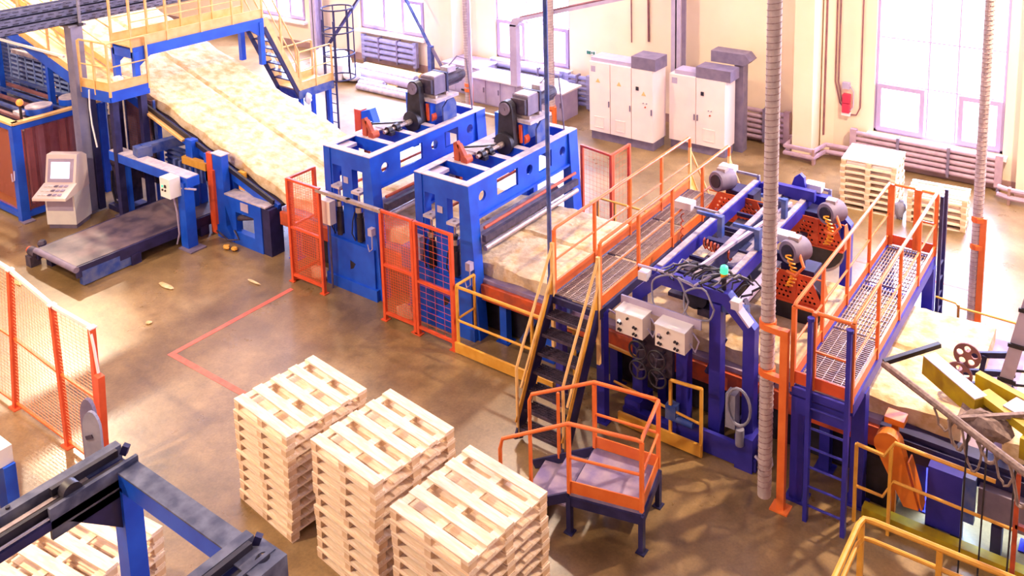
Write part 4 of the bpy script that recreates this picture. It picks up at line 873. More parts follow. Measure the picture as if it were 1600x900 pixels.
t = thing('boom', 'dirty yellow box-beam boom with frayed ropes reaching in from the right', 'boom', (0.6, 9.9, 0))
MB().bar((-2.2, 11.1, 1.96), (-1.5, 10.6, 1.92), .2, .24).build('main_beam', 'lemon', t); MB().bar((-2.2, 11.1, 2.085), (-1.5, 10.6, 2.045), .19, .012).build('dusty_beam_top', 'dusttop', t)
MB().bar((-2.66, 10.72, 2.02), (-2.13, 11.36, 2.1), .06, .06).build('cross_arm', 'black', t)
MB().tube([(-2.66, 10.72, 2.0), (-1.95, 10.3, 1.98), (-1.4, 9.95, 1.98), (-.6, 9.5, 1.95)], .045, 8).build('grey_pipe', 'rope2', t, True)
MB().bar((-1.62, 11.05, 1.98), (.6, 10.2, 1.98), .1, .2).bar((-1.5, 10.75, 2.0), (-.9, 10.35, 2.0), .18, .1).bar((-1.0, 10.3, 1.85), (.6, 9.9, 1.85), .2, .25).build('side_beam', 'lemon', t)
MB().bar((-1.2, 10.7, 2.04), (-.3, 10.3, 2.04), .3, .05).build('dusty_plate', 'dusttop', t)
MB().sphere((-1.4, 10.35, 1.88), .22, 12, (1.3, .9, .7), .15).box(-1.7, -1.2, 10.35, 10.7, 1.72, 1.9).build('dirty_winch', 'rope2', t)
MB().bar((-1.75, 10.15, 1.95), (-.9, 10.55, 2.1), .05).build('tie_bar', 'rope2', t)
MB().box(.5, .75, 9.8, 10.3, 0, 2.1).build('mast', 'lemon', t)
rr = random.Random(5)
for k in range(6):
    x, y = -1.95+.18*k, 10.25-.1*k
    dp = .2+.12*(k % 3); MB().tube([(x+.26*i/10+rr.uniform(-.012,.012), y-.1*i/10, 1.95-dp*math.sin(PI*i/10)+rr.uniform(-.012,.012)) for i in range(11)], .014+.006*(k % 2), 6).build('frayed_rope', 'rope2', t, True)
for x, y, z1 in ((-1.55, 10.02, .02), (-1.33, 9.92, .02), (-1.02, 9.75, .3)): MB().cyl((x, y, z1), (x+.02, y, 1.95), .011, 6).build('hanging_cable', 'black', t, True)
t = thing('red_post_frame', 'rusty red post frame at the right edge under the boom', 'post', (-.9, 10.1, 0))
MB().bar((-1.0, 10.12, 0), (-1.0, 10.12, 1.6), .05).bar((-1.0, 10.12, .95), (-.3, 10.12, .95), .05).build('frame', 'darkor', t)
t = thing('side_drive', 'dark blue drive housings below the mat right of the chain guard', 'machine', (-1.6, 10.8, 0))
MB().box(-2.05, -1.65, 10.62, 10.85, .1, .9).build('housing', 'violet', t); MB().box(-1.62, -1.5, 10.6, 10.7, .35, .95).build('pale_plate', 'dustblue', t); MB().box(-1.48, -.95, 10.7, 10.86, .4, .8).build('grey_cover', 'dgrey', t)
MB().box(-2.6, 1, 10.82, 10.87, .72, .98).build('dark_skirt', 'navy', t)
MB().box(-2.82, -2.46, 10.74, 11.1, 0, .66).build('dark_housing', 'black', t)
for x in (-1.85, -.7): MB().cyl((x-.25, 11.3, .84), (x+.25, 11.3, .84), .02, 8).build('added_tube_glow', 'addedlit', t); lamp('added_under_line_glow', (x, 11.25, .8), (x, 11.0, 0), .5, 70, (0.42, 0.66, 1.0))  # added tubes and lamps for the blue-white floor glow, real source unseen
for x in (-2.0, -1.7, -1.25): MB().box(x-.06, x+.06, 10.65, 10.8, 0, .4).build('foot', 'navy', t)

# ------------------------------------------------------------------ pallets
ORD = ['top', 'second', 'third', 'fourth', 'fifth', 'sixth', 'seventh', 'eighth', 'ninth', 'tenth', 'eleventh', 'twelfth']
PAL = None
def pallet_proto(w=1.2, d=1.2, nb=5, bw=.135, deckm='wood'):
    t = thing('pallet', 'pallet', 'pallet')
    for i in range(nb):
        y = -d/2 + bw/2 + (d-bw)*i/(nb-1); MB().box(-w/2, w/2, y-bw/2, y+bw/2, .122, .144).build('deck_board', deckm, t, local=True)
    for x in (-w/2+.055, 0, w/2-.055): MB().box(x-.055, x+.055, -d/2, d/2, .100, .1215).build('cross_board', 'wood', t, local=True)
    for x in (-w/2+.055, 0, w/2-.055):
        for y in (-d/2+.06, 0, d/2-.06): MB().box(x-.05, x+.05, y-.06, y+.06, .0225, .0995).build('block', 'woodb', t, local=True)
    for y in (-d/2+.06, 0, d/2-.06): MB().box(-w/2, w/2, y-.05, y+.05, .0, .022).build('bottom_board', 'wood', t, local=True)
    return t
def stack(proto, x, y, deg, n, where, group, used, jitter=.012, top_word='pale wooden pallet'):
    for k in range(n):
        o = proto if used is None and k == 0 else copy_tree(proto)
        o.location = (x + random.uniform(-jitter, jitter), y + random.uniform(-jitter, jitter), .001 + .145*(n-1-k)); o.rotation_euler = (0, 0, R(deg + random.uniform(-.5, .5)))
        tag(o, ('%s, %s of %s' % (top_word, ('topmost' if k == 0 else 'lowest' if k == n-1 else ORD[k] + ' from the top'), where)), 'pallet', group)
    return proto
PAL = pallet_proto()
stack(PAL, -9.08, 6.84, -5.3, 10, 'the left of the three front stacks', 'pallets of the left front stack', None)
stack(PAL, -7.46, 6.76, -5.6, 11, 'the middle of the three front stacks', 'pallets of the middle front stack', 1)
stack(PAL, -5.90, 6.52, -5.0, 11, 'the right of the three front stacks', 'pallets of the right front stack', 1)
stack(PAL, -9.22, 4.0, 6.0, 9, 'the stack behind the blue frame, bottom left', 'pallets of the bottom left stack', 1)
PB = pallet_proto(1.2, 1.05, 7, .12)
stack(PB, -5.32, 19.72, 4.0, 8, 'the tall back stack by the radiator', 'pallets of the tall back stack', None)
PC = pallet_proto(1.2, .7, 4, .11)
stack(PC, -3.86, 19.6, 5.0, 5, 'the low back stack', 'pallets of the low back stack', None)
t = thing('waste_heap', 'small bluish heap of plastic wrapping between the two back stacks', 'heap', (-4.55, 19.6, 0))
MB().sphere((-4.58, 19.25, .22), .16, 12, (.7, .7, 1.3), .25).build('wrapping', 'grey', t, True)

# ================================================================== UPPER LEFT: FOOTBRIDGE, STAIRS, CAGE
t = thing('footbridge', 'yellow-railed footbridge on a blue beam across the inclined mat', 'footbridge', (-19.5, 12.4, 0))
ZB = 3.86; ya, yb = 10.56, 13.98; xn, xf = -19.05, -19.85
for x in (xn, xf):
    MB().bar((x, ya, ZB-.13), (x, yb, ZB-.13), .08, .24).build('main_beam', 'blue', t)
    for y, z0 in ((10.62, 3.01), (13.9, 2.66)): MB().bar((x, y, z0), (x, y, ZB-.1), .12).prism([(y-.06, ZB-.24), (y+(.34 if y < 12 else -.34), ZB-.24), (y, ZB-.5)], 'x', x-.04, x+.04).build('arch_leg', 'blue', t)
for y in (10.62, 13.9): MB().bar((xn, y, ZB-.16), (xf, y, ZB-.16), .12, .2).build('end_beam', 'blue', t)
MB().box(xf, xn, ya, yb, ZB-.01, ZB+.02).build('deck', 'paleyel', t)
for x in (xn, xf): handrail(t, (x, ya, ZB+.02), (x, yb, ZB+.02), 1.1, 5, 'paleyel', toe=.2, r=.02)
t = thing('landing', 'yellow-railed left landing with blue skirt at the footbridge foot', 'platform', (-19.5, 10.4, 0))
LP = [(-18.98, 10.84), (-19.02, 9.98), (-20.0, 9.88), (-20.35, 10.05), (-20.35, 10.84)]
MB().prism(LP[::-1], 'z', 2.98, 3.01).build('deck', 'paleyel', t)
for a, b in zip(LP[:3], LP[1:4]): MB().bar((a[0], a[1], 2.88), (b[0], b[1], 2.88), .04, .24).build('skirt', 'blue', t)
for k, (a, b) in enumerate(((LP[0], LP[1]), (LP[1], LP[2]))):
    handrail(t, (a[0], a[1], 3.0), (b[0], b[1], 3.0), 1.08, 2 if k == 0 else 3, 'paleyel', toe=.2, r=.02, ends=(k == 0, True))
for x, y in ((-19.15, 10.1), (-20.1, 10.1), (-19.15, 10.75), (-20.2, 10.75)): MB().box(x-.07, x+.07, y-.07, y+.07, 0, 2.8).build('leg', 'navy', t)
tag(MB().sphere((-19.35, 10.35, 3.14), .13, 10, (1.3, .8, .6), .2).build('white_rag', 'bag', None, True), 'white rag lying on the left landing deck', 'rag')
tag(MB().tube([(-19.62, 9.84, 3.0), (-19.63, 9.82, 2.6), (-19.6, 9.82, 2.2), (-19.5, 9.83, 1.7)], .018, 6).build('hanging_strap', 'bag', None, True), 'white strap hanging over the blue skirt of the left landing', 'strap')
t = thing('inclined_walkway', 'pale yellow inclined walkway climbing beside the mat at upper left', 'walkway', (-23, 10.4, 0))
zs = lambda x: 3.0 + (-20.3-x)*.26
MB().bar((-20.3, 10.45, zs(-20.3)), (-27, 10.45, zs(-27)), .75, .03).build('deck', 'paleyel', t)
for y in (10.06, 10.84): MB().bar((-20.3, y, zs(-20.3)-.12), (-27, y, zs(-27)-.12), .05, .26).build('stringer', 'blue', t)
for y in (10.06, 10.84):
    for k in range(6): x = -20.4-1.3*k; MB().bar((x, y, zs(x)), (x, y, zs(x)+1.05), .045).build('post', 'paleyel', t)
    MB().cyl((-20.35, y, zs(-20.35)+1.06), (-27, y, zs(-27)+1.06), .024, 8).cyl((-20.35, y, zs(-20.35)+.55), (-27, y, zs(-27)+.55), .018, 8).build('rail', 'paleyel', t, True)
    MB().bar((-20.35, y, zs(-20.35)+.1), (-27, y, zs(-27)+.1), .012, .18).build('toe_board', 'paleyel', t)
for x in (-22, -24.5, -26.5): MB().box(x-.06, x+.06, 10.1, 10.22, 0, zs(x)-.25).build('leg', 'blue', t)
MB().bar((-20.8, 9.95, 3.55), (-24.2, 9.95, 3.55), .05, .05).build('white_pipe', 'white', t)
t = thing('cross_walkway', 'yellow-railed walkway across the incline far up in the top left corner', 'walkway', (-26.5, 12.4, 0))
MB().box(-27.2, -26.4, 10.2, 14.6, 5.3, 5.4).build('deck', 'paleyel', t)
for y in (10.92, 14.3): MB().box(-26.9, -26.75, y-.03, y+.03, 0, 5.3).build('leg', 'blue', t)
for x in (-26.4,): handrail(t, (x, 10.2, 5.4), (x, 14.6, 5.4), 1.05, 6, 'paleyel', toe=.16, r=.02)
t = thing('stairs', 'steep yellow-railed stairs from the footbridge to the right-hand landing', 'stairs', (-19.4, 14.5, 1.7))
for x in (xn, xf):
    MB().bar((x, 14.02, 3.8), (x, 15.0, 1.7), .04, .2).build('stringer', 'paleyel', t)
    MB().bar((x, 14.0, 3.6), (x, 15.0, 1.46), .05, .1).build('lower_stringer', 'navy', t)
    MB().tube([(x, 14.02, 4.85), (x, 15.0, 2.75), (x, 15.05, 1.7)], .022, 8).build('handrail', 'paleyel', t, True); MB().cyl((x, 14.02, 4.3), (x, 15.0, 2.25), .018, 8).build('middle_rail', 'paleyel', t, True)
    MB().bar((x, 14.5, 2.7), (x, 14.5, 3.8), .05).build('post', 'paleyel', t)
for k in range(8): y = 14.1+.11*k; MB().box(xf, xn, y-.08, y+.08, 3.6-.235*k, 3.63-.235*k).build('tread', 'navy', t)
t = thing('landing', 'small yellow-railed landing right of the incline, before the ladder cage', 'platform', (-19.4, 15.5, 0))
MB().box(xf, xn, 14.95, 16.1, 1.66, 1.7).build('deck', 'paleyel', t); MB().box(xf, xn+.03, 14.93, 16.12, 1.44, 1.66).build('skirt', 'dustblue', t)
for x, y in ((xf+.06, 15.05), (xn-.06, 15.05), (xf+.06, 16.0), (xn-.06, 16.0)): MB().bar((x, y, 0), (x, y, 1.45), .1).build('leg', 'blue', t)
handrail(t, (xn, 15.0, 1.7), (xn, 16.1, 1.7), 1.0, 3, 'paleyel', toe=.18, r=.02); handrail(t, (xf, 15.0, 1.7), (xf, 16.1, 1.7), 1.0, 3, 'paleyel', toe=.18, r=.02)
MB().sphere((xn+.05, 15.2, 1.4), .12, 10, (.8, .8, 1.3), .2).build('white_rag', 'bag', t, True)
t = thing('cage_ladder', 'dark blue caged ladder standing behind the right-hand landing', 'ladder', (-19.1, 16.4, 0))
for z in (1.62, 2.3, 2.95, 3.6): MB().tube([(-19.2+.42*math.cos(2*PI*i/24), 16.5+.42*math.sin(2*PI*i/24), z) for i in range(24)], .022, 6, True).build('cage_hoop', 'navy', t, True)
for i in range(7): a = 2*PI*i/7; MB().bar((-19.2+.42*math.cos(a), 16.5+.42*math.sin(a), 1.6), (-19.2+.42*math.cos(a), 16.5+.42*math.sin(a), 3.62), .035, .015).build('cage_strap', 'navy', t)
for x in (-19.45, -19.0): MB().bar((x, 16.18, 0), (x, 16.18, 3.3), .04).build('ladder_stringer', 'navy', t)
for k in range(12): MB().cyl((-19.45, 16.18, .15+.27*k), (-19.0, 16.18, .15+.27*k), .014, 6).build('ladder_rung', 'navy', t, True)
t = thing('marker_post', 'blue post with orange face behind the mat left of the left press', 'post', (-16.2, 14.6, 0))
MB().prism([(-16.2, 0), (-15.75, 0), (-15.75, 1.5), (-15.9, 1.85), (-16.2, 1.75)], 'y', 14.5, 14.7).build('post', 'blue', t); MB().box(-16.42, -16.2, 14.48, 14.68, .9, 1.78).box(-16.42, -16.2, 14.5, 14.66, 0, .9).build('orange_face', 'redor', t)

# ------------------------------------------------------------------ cable tray and column, upper left
t = thing('cable_tray', 'thick dark bundle of stacked cable trays crossing the top left corner', 'cable tray', (-20.2, 10, 4.6))
for k in range(3):
    z = 4.42 + .16*k; x = -20.12 - .1*k
    b = MB().box(x-.3, x, 4, 20, z, z+.012).box(x-.012, x, 4, 20, z, z+.155).box(x-.3, x-.288, 4, 20, z, z+.155)
    b.build('tray', 'tray', t)
    c = MB()
    for i in range(70): c.box(x+.001, x+.006, 4.1+i*.22, 4.22+i*.22, z+.03, z+.05).box(x+.001, x+.006, 4.16+i*.22, 4.28+i*.22, z+.1, z+.115)
    c.build('slot_row', 'black', t)
    for j in range(4): MB().cyl((x-.05-.06*j, 4, z+.04), (x-.05-.06*j, 20, z+.04), .026, 6).build('cable', 'dark', t, True)
MB().bar((-20.08, 10.02, 4.35), (-20.08, 10.02, 5.6), .05, .05).build('hanger', 'grey', t)
MB().bar((-20.45, 10.0, 4.38), (-20.0, 10.0, 4.38), .1, .06).build('hanger_arm', 'black', t)
t = thing('support_column', 'grey square steel column under the cable trays at upper left', 'column', (-20.25, 9.95, 0))
MB().box(-20.4, -20.12, 9.82, 10.08, 0, 4.34).build('shaft', 'colgrey', t); MB().box(-20.5, -20.02, 9.72, 10.18, 0, .03).box(-20.46, -20.06, 9.76, 10.14, 4.34, 4.38).build('end_plate', 'grey', t)

# ------------------------------------------------------------------ enclosed machine at the left edge
t = thing('enclosed_machine', 'blue-framed machine behind orange transparent panels at the left edge', 'machine', (-22.5, 10, 0))
X0, X1, Y0, Y1, ZT = -25.0, -21.0, 8.85, 10.75, 2.26
for x, y in ((X1, Y0), (X1, Y1), (X0, Y0), (-23.2, Y0)): MB().box(x-.09, x+.09, y-.09, y+.09, 0, ZT-.05).build('frame_post', 'blue', t)
MB().box(X1-.06, X1-.01, Y0+.1, Y0+.16, 0, ZT).build('orange_edge', 'orange', t)
for z in (.12, ZT-.1):
    MB().bar((X0, Y0, z), (X1, Y0, z), .12).bar((X1, Y0, z), (X1, Y1, z), .12).build('frame_rail', 'blue', t)
MB().bar((X0, Y0, ZT), (X1+.05, Y0, ZT), .16, .05).bar((X1, Y0-.05, ZT), (X1, Y1, ZT), .16, .05).build('cream_top_edge', 'paleyel', t)
MB().box(X0, X1-.1, Y0-.01, Y0+.0, .2, ZT-.15).build('side_panel', 'redscreen', t); MB().box(X1, X1+.01, Y0+.1, Y1, .2, ZT-.15).build('end_panel', 'redscreen2', t)
for k in range(6): MB().bar((X0, 9.15+.28*k, ZT-.03), (X1, 9.15+.28*k, ZT-.03), .08, .06).build('roof_bar', 'dustblue' if k % 2 else 'skin', t)
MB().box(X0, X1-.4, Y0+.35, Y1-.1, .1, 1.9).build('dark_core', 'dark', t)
for x, y, r in ((-21.35, 9.55, .28), (-21.4, 10.3, .26)): MB().cyl((x, y, ZT), (x, y, ZT+.14), r, 20).build('blue_drum', 'blue', t, True); MB().cyl((x, y, ZT+.14), (x, y, ZT+.17), r*.98, 20).build('dusty_drum_lid', 'dusttop', t, True)
MB().box(-21.7, -21.4, 9.15, 9.3, ZT, ZT+.08).build('pale_cap', 'dusttop', t)
for k in range(7): MB().box(X1-.25-.02*(k % 3), X1-.15, Y0+.3+.24*k, Y0+.42+.24*k, .25, 2.0).build('inner_column', ('skin', 'dgrey', 'dark')[k % 3], t)
b = MB().cyl((-21.2, 9.1, ZT), (-21.2, 9.1, ZT+.32), .03, 8).build('beacon_stem', 'black', t); MB().sphere((-21.2, 9.1, ZT+.38), .075, 12, (1, 1, 1.1)).build('beacon_lens', 'amberlit', b, True)
MB().tube([(X1, Y0-.1, 1.2), (X1+.1, Y0-.16, 1.02), (X1-.05, Y0-.14, .95), (X1-.15, Y0-.1, 1.1)], .014, 6).build('cable_loop', 'lilac', t, True)
MB().box(X1-.02, X1+.25, Y0-.12, Y0+.12, 0, .03).build('foot_plate', 'dgrey', t)
t = thing('mesh_screen', 'brownish mesh screen standing under the left landing', 'guard fence', (-19.8, 10.9, 0))
MB().box(-20.25, -19.12, 10.97, 10.98, .5, 2.5).build('panel', 'skin', t); MB().box(-20.3, -20.25, 10.95, 11.0, 0, 2.52).box(-19.12, -19.07, 10.95, 11.0, 0, 2.52).build('frame', 'dustblue', t)
g = MB(); grid(g, (-20.25, 10.955, 0), (1,0,0), 1.13, .5, 2.5, .08, .06, .006); g.build('wire_mesh', 'dgrey', t)
t = thing('machine_drive', 'dark motor and pipe cluster in the shade beneath the left landing', 'machine', (-20.2, 10.5, 0))
MB().cyl((-19.95, 10.4, 1.15), (-19.6, 10.65, 1.15), .18, 14).box(-19.98, -19.4, 10.35, 10.7, .2, 1.0).cyl((-19.9, 10.4, .5), (-19.9, 10.4, 2.2), .07, 10).build('drive_body', 'dark', t, True)
MB().tube([(-19.9, 10.3, .9), (-19.85, 10.25, .5), (-19.75, 10.25, .2), (-19.6, 10.4, .12)], .03, 6).build('hose', 'black', t, True); MB().box(-19.98, -19.3, 10.2, 10.75, 0, .12).build('base', 'navy', t)

# ------------------------------------------------------------------ console
t = thing('control_console', 'beige operator console with lit screen and sloping keyboard', 'console', (-19.98, 9.32, 0), R(31))
MB().box(-.33, .33, -.27, .3, .1, .82).build('cabinet', 'white', t, local=True)
MB().box(-.31, .31, -.24, .27, 0, .1).build('plinth', 'dgrey', t, local=True)
MB().box(-.29, .29, -.275, -.268, .42, .74).build('front_panel', 'lilac', t, local=True)
MB().prism([(-.3, .8), (.3, .8), (.3, 1.5), (.14, 1.62), (-.04, 1.62), (-.2, .98), (-.3, .9)], 'x', -.34, .34).build('upper_housing', 'paleyel' if False else 'cab', t, local=True)
p = MB().prism([(-.62, .80), (-.2, .80), (-.18, 1.02), (-.62, .86)], 'x', -.37, .37).build('keyboard_desk', 'cab', t, local=True)
for i in range(5):
    for j in range(3):
        f = .2+.28*j; y = -.62+.44*f; z = .86+.16*f+.004
        MB().box(-.25+.11*i-.035, -.25+.11*i+.035, y-.035, y+.035, z, z+.016).build('key', 'white' if i < 2 else 'dgrey' if i == 2 else 'lilac', p, local=True)
d = Vector((0, .16, .64)).normalized(); nrm = Vector((0, -.97, .24))
def slab(u0, u1, f0, f1, off, th, m, nm, par):
    a = Vector((0, -.2, .98)); b = Vector((0, -.04, 1.62)); p0 = a.lerp(b, f0) + nrm*off; p1 = a.lerp(b, f1) + nrm*off
    vs = [(u0, p0.y, p0.z), (u1, p0.y, p0.z), (u1, p1.y, p1.z), (u0, p1.y, p1.z)]; q = [(v[0], v[1]+nrm.y*th, v[2]+nrm.z*th) for v in vs]
    mb = MB(); mb._add(vs+q, [(0,1,2,3),(7,6,5,4),(0,4,5,1),(1,5,6,2),(2,6,7,3),(3,7,4,0)]); return mb.build(nm, m, par, local=True)
bz = slab(-.28, .28, .1, .86, 0, .02, 'lilac', 'bezel', t); slab(-.21, .21, .22, .76, .02, .006, 'screen', 'screen', t)

# ------------------------------------------------------------------ floor belt conveyor and portal
t = thing('belt_conveyor', 'low dark belt conveyor on the floor before the left machine', 'conveyor', (-17.7, 9.5, 0), group=None)
MB().prism([(-18.45, 7.95), (-17.06, 7.98), (-16.95, 10.98), (-18.5, 11.4)], 'z', .34, .42).build('belt', 'belt', t)
for a, b in (((-18.47, 7.93), (-18.53, 11.4)), ((-17.04, 7.96), (-16.93, 10.98))): MB().bar((a[0], a[1], .3), (b[0], b[1], .3), .06, .22).build('side_frame', 'navy', t)
MB().cyl((-18.5, 7.93, .37), (-17.0, 7.95, .37), .06, 12).build('end_roller', 'dgrey', t, True)
for x, y in ((-18.4, 8.2), (-17.1, 8.2), (-17.05, 9.1), (-18.45, 9.6), (-17.0, 10.6)): MB().box(x-.1, x+.1, y-.1, y+.1, 0, .22).build('foot', 'navy', t)
MB().box(-17.12, -16.98, 8.05, 9.0, .02, .3).build('chain_cover', 'dustblue', t)
MB().cyl((-18.75, 7.95, .3), (-18.5, 7.95, .3), .09, 12).box(-18.8, -18.6, 7.85, 8.05, .0, .22).sphere((-18.6, 8.1, .42), .09, 8).build('roller_drive', 'dark', t, True)
MB().cyl((-18.82, 7.95, .3), (-18.76, 7.95, .3), .07, 12).build('orange_end_cap', 'darkor', t, True)
t = thing('portal_frame', 'blue portal frame straddling the low belt conveyor, with pale button box', 'portal frame', (-17.9, 10.15, 0))
MB().box(-19.38, -19.14, 10.12, 10.34, 0, 1.36).build('post', 'blue', t); MB().box(-16.82, -16.58, 10.0, 10.22, 0, 1.46).build('post', 'blue', t)
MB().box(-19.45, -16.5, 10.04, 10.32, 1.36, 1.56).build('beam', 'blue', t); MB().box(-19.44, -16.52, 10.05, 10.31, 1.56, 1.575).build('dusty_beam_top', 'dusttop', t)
for x, y in ((-19.26, 10.23), (-16.6, 10.1)): MB().box(x-.22, x+.22, y-.18, y+.18, 0, .03).build('base_plate', 'dgrey', t)
MB().bar((-18.55, 10.3, 1.68), (-18.2, 12.0, 1.68), .2, .22).bar((-18.55, 10.15, 1.66), (-18.5, 10.45, 1.66), .3, .24).build('rear_beam', 'dustblue', t)
b = MB().box(-17.02, -16.68, 9.76, 10.0, 1.18, 1.6).build('button_box', 'white', t)
MB().cyl((-16.93, 9.76, 1.42), (-16.93, 9.74, 1.42), .025, 8).build('green_lamp', 'green', b); MB().box(-16.86, -16.8, 9.745, 9.76, 1.4, 1.46).cyl((-16.93, 9.76, 1.34), (-16.93, 9.74, 1.34), .022, 8).cyl((-16.83, 9.76, 1.34), (-16.83, 9.74, 1.34), .022, 8).build('switches', 'black', b)
MB().tube([(-16.85, 9.92, 1.18), (-16.82, 9.96, .8), (-16.84, 9.98, .3), (-16.95, 9.98, .05)], .02, 6).build('cable', 'lilac', t, True); MB().bar((-16.7, 10.0, 1.34), (-16.3, 10.1, 1.36), .03).build('rod', 'lilac', t)
t = thing('bracket_row_machine', 'row of dark brackets with a yellow cover behind the portal frame', 'machine', (-17.6, 10.9, 0))
MB().box(-18.3, -16.5, 10.85, 10.95, 1.2, 1.3).box(-18.25, -18.15, 10.85, 10.95, 0, 1.2).box(-16.7, -16.6, 10.85, 10.95, 0, 1.2).build('rail', 'navy', t)
for k in range(8): MB().box(-18.2+.2*k, -18.12+.2*k, 10.78, 10.85, 1.05, 1.38).build('bracket', 'dustblue', t)
MB().box(-17.75, -16.9, 10.72, 10.84, 1.4, 1.56).build('yellow_cover', 'yellow', t)
t = thing('incline_end_stand', 'blue stand with upright orange strip where the incline ends', 'frame', (-16, 11, 0))
MB().prism([(-16.62, 0), (-16.05, 0), (-16.3, .3), (-16.3, 1.86), (-16.62, 1.86)], 'y', 10.72, 10.88).build('upright', 'blue', t); MB().box(-16.64, -16.28, 10.7, 10.9, 1.86, 1.88).build('dusty_cap', 'dusttop', t)
MB().box(-16.84, -16.64, 10.72, 10.80, .05, 1.84).box(-16.66, -16.56, 10.66, 10.72, .3, 1.5).build('orange_strip', 'redor', t)
MB().plate([(-16.05, 0), (-15.1, 0), (-15.1, 1.02), (-16.3, 1.02), (-16.3, .78), (-16.05, .2)], [[(-15.95, .28), (-15.35, .28), (-15.35, .72), (-15.95, .72)]], (0, 10.86, 0), (1,0,0), (0,0,1), .14).build('lower_frame', 'blue', t)
MB().box(-16.3, -14.95, 10.72, 11.0, 1.02, 1.05).build('dusty_top', 'dusttop', t); MB().box(-15.1, -14.85, 10.74, 11.05, 0, 1.0).build('dark_end', 'navy', t)
MB().box(-15.75, -15.5, 10.708, 10.718, .8, .98).build('nameplate', 'lilac', t); MB().cyl((-15.95, 10.8, .55), (-15.3, 10.9, .7), .06, 10).tube([(-16.0, 10.7, .3), (-15.8, 10.66, .16), (-16.1, 10.6, .1), (-16.5, 10.62, .2)], .02, 6).build('cylinder', 'dark', t, True)
MB().box(-16.1, -15.9, 10.95, 11.02, 1.1, 1.5).build('yellow_tag', 'yellow', t)
for x, y, l in ((-15.95, 10.45, 'left of two small yellow wool scraps on the floor by the side frame'), (-15.75, 10.5, 'right of two small yellow wool scraps on the floor by the side frame')):
    tag(MB().sphere((x, y, .05), .08, 8, (1.2, .9, .6), .2).build('wool_scrap', 'yellow', None, True), l, 'wool scrap')
for x, y, l, m, s in ((-15.6, 8.9, 'cream scrap on the floor before the side frame', 'wool', (.5, .12)), (-14.3, 9.9, 'cream strip lying left of the red floor line', 'wool', (.4, .05)), (-18.2, 7.4, 'pale splinter on the floor before the belt conveyor', 'woodw', (.4, .08)), (-14.7, 8.0, 'yellowish chip on the open floor by the red corner', 'wool', (.12, .1))):
    tag(MB().sphere((x, y, .02), .5, 10, (s[0], s[1], .04), .15).build('floor_scrap', m, None, True), l, 'scrap')

# ================================================================== FOREGROUND LEFT
t = thing('mesh_fence', 'tall orange wire mesh fence in the left foreground', 'fence', (-13, 5.58, 0))
P3 = [((-14.25, 5.58, 0), (-13.9, 5.58, 2.36)), ((-12.7, 5.58, 0), (-12.73, 5.58, 2.17)), ((-11.72, 5.56, 0), (-11.69, 5.58, 2.17)), ((-15.8, 5.58, 0), (-15.4, 5.58, 2.4))]
for a, b in P3: MB().bar(a, b, .075).box(a[0]-.1, a[0]+.1, a[1]-.07, a[1]+.07, 0, .015).build('post', 'redor', t); MB().box(b[0]-.05, b[0]+.05, b[1]-.05, b[1]+.05, b[2], b[2]+.02).build('post_cap', 'cab', t)
def quad_mesh(t, a0, a1, b0, b1, z0f=.04):
    a0, a1, b0, b1 = map(Vector, (a0, a1, b0, b1)); g = MB(); n = 40; m = int((b0-a0).length/.1)
    for i in range(n+1): f = z0f + (1-z0f)*i/n; g.bar(a0.lerp(a1, f), b0.lerp(b1, f), .0055)
    for i in range(1, m): f = i/m; g.bar(a0.lerp(b0, f) + Vector((0,0,.09)), a1.lerp(b1, f), .003)
    g.build('wire_mesh', 'paleor', t)
    for f in (1, .52, .04): MB().bar(a0.lerp(a1, f), b0.lerp(b1, f), .05 if f == 1 else .03).build('rail', 'cab' if f == 1 else 'orange', t)
quad_mesh(t, *P3[3], *P3[0]); quad_mesh(t, *P3[0], *P3[1]); quad_mesh(t, *P3[1], *P3[2])
MB().bar((-11.62, 5.52, 0), (-11.5, 5.52, 1.58), .12, .09).build('end_post', 'redor', t); MB().tube([(-11.69, 5.56, 2.15), (-11.6, 5.54, 1.95), (-11.53, 5.53, 1.6)], .02, 6).build('bent_rail', 'cab', t, True)
def roundtop(x, y, w, h, th, m, nm, par):
    o = [(-w/2, 0), (w/2, 0), (w/2, h-.25)] + [(w/2*math.cos(PI*i/10), h-.25+.25*math.sin(PI*i/10)) for i in range(1, 10)] + [(-w/2, h-.25)]
    return MB().plate(o, [], (x, y, 0), (.92, .38, 0), (0,0,1), th).build(nm, m, par)
t = thing('grey_stand', 'grey round-topped double plate stand beside the orange fence end', 'stand', (-11.4, 5.3, 0))
roundtop(-11.38, 5.30, .22, 1.44, .05, 'dgrey', 'rear_plate', t); roundtop(-11.2, 5.24, .26, 1.36, .04, 'grey', 'front_plate', t); MB().box(-11.55, -11.05, 5.1, 5.45, 0, .04).build('base', 'dgrey', t)
MB().bar((-11.27, 5.17, .98), (-11.17, 5.2, 1.02), .02, .05).build('handle', 'dark', t)
t = thing('white_topped_table', 'blue leg and white side of a table cut by the left edge', 'table', (-12.6, 4.5, 0))
MB().box(-12.1, -11.85, 4.42, 4.56, 0, .78).build('leg', 'blue', t); MB().box(-13.4, -11.9, 3.4, 4.56, .78, 1.02).build('top', 'white', t); MB().box(-13.3, -13.1, 4.3, 4.5, 0, .78).build('leg', 'blue', t)
t = thing('stacker_frame', 'dark blue frame with greasy roller rails in the bottom left corner', 'frame', (-7, 3.8, 0))
ZR = 3.0
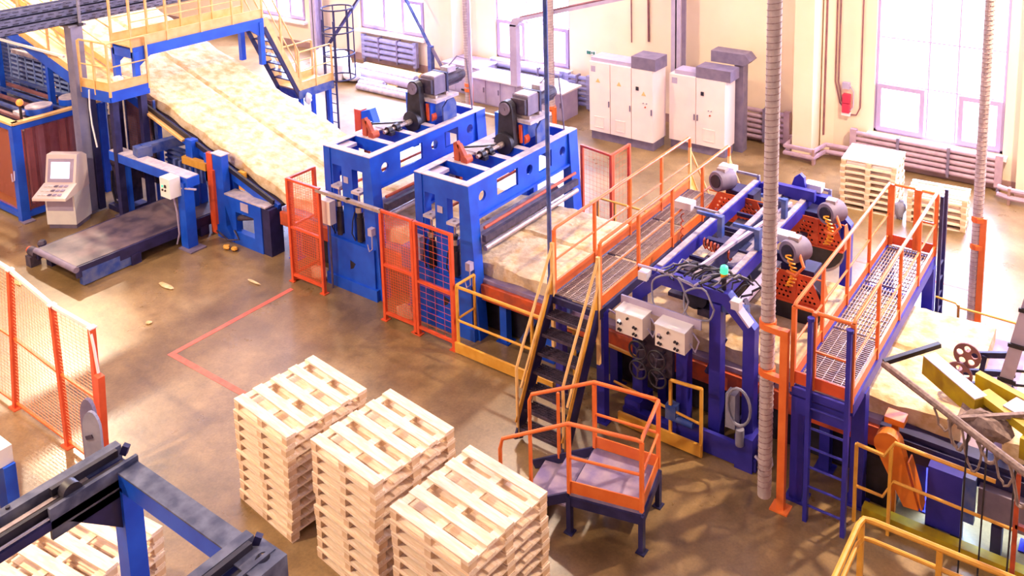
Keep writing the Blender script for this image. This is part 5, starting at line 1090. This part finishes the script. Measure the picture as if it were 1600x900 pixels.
def rail_beam(x):
    x = x - .2
    b = MB().box(x-.16, x+.16, .6, 3.98, ZR-.2, ZR-.12).build('rail_web', 'navy', t)
    MB().box(x-.19, x-.09, .6, 3.98, ZR-.12, ZR+.02).build('outer_flange', 'greasy', t); MB().box(x+.06, x+.10, .6, 3.9, ZR-.12, ZR-.02).build('inner_flange', 'black', t)
    MB().box(x-.02, x+.03, .6, 3.6, ZR-.10, ZR-.03).build('chain_guide', 'galv', t); MB().cyl((x+.13, .6, ZR-.1), (x+.13, 3.4, ZR-.1), .018, 8).build('rod', 'chrome', t, True)
    MB().cyl((x+.02, 3.42, ZR+.0), (x+.12, 3.42, ZR+.0), .085, 18).build('chain_wheel', 'black', t, True); MB().box(x-.05, x+.0, 3.3, 3.9, ZR-.02, ZR+.05).build('clamp', 'black', t)
    MB().box(x+.12, x+.16, 3.2, 4.0, ZR-.3, ZR-.0).build('end_plate', 'greasy', t)
    for y in (1.2, 2.2, 3.0): MB().cyl((x-.14, y, ZR+.02), (x-.14, y, ZR+.04), .02, 8).build('bolt', 'black', t)
rail_beam(-7.72); rail_beam(-5.72)
MB().box(-7.8, -6.06, 3.8, 3.98, ZR-.24, ZR-.06).build('cross_beam', 'blue', t); MB().box(-7.8, -6.06, 3.795, 3.985, ZR-.06, ZR-.045).build('dusty_beam_top', 'greasy', t)
MB().box(-7.9, -7.72, 3.8, 3.98, 0, ZR-.2).build('post', 'blue', t); MB().box(-6.0, -5.82, 3.2, 3.38, 0, ZR-.2).build('post', 'blue', t)
MB().prism([(3.8, ZR-.22), (3.8, ZR-.62), (3.35, ZR-.22)], 'x', -7.82, -7.76).build('gusset', 'navy', t)
MB().plate([(0, 0), (.34, 0), (.34, .3), (0, .3)], [circ(.2, .17, .06, 14)], (-5.98, 3.72, ZR-.02), (1,0,0), (0,1,0), .012).box(-5.66, -5.64, 3.72, 4.02, ZR-.3, ZR-.02).build('end_bracket', 'greasy', t)
for x in (-7.92, -5.95): MB().bar((x, 3.95, ZR-.02), (x+.03, 3.97, ZR+.07), .05, .06).build('stop_block', 'navy', t)
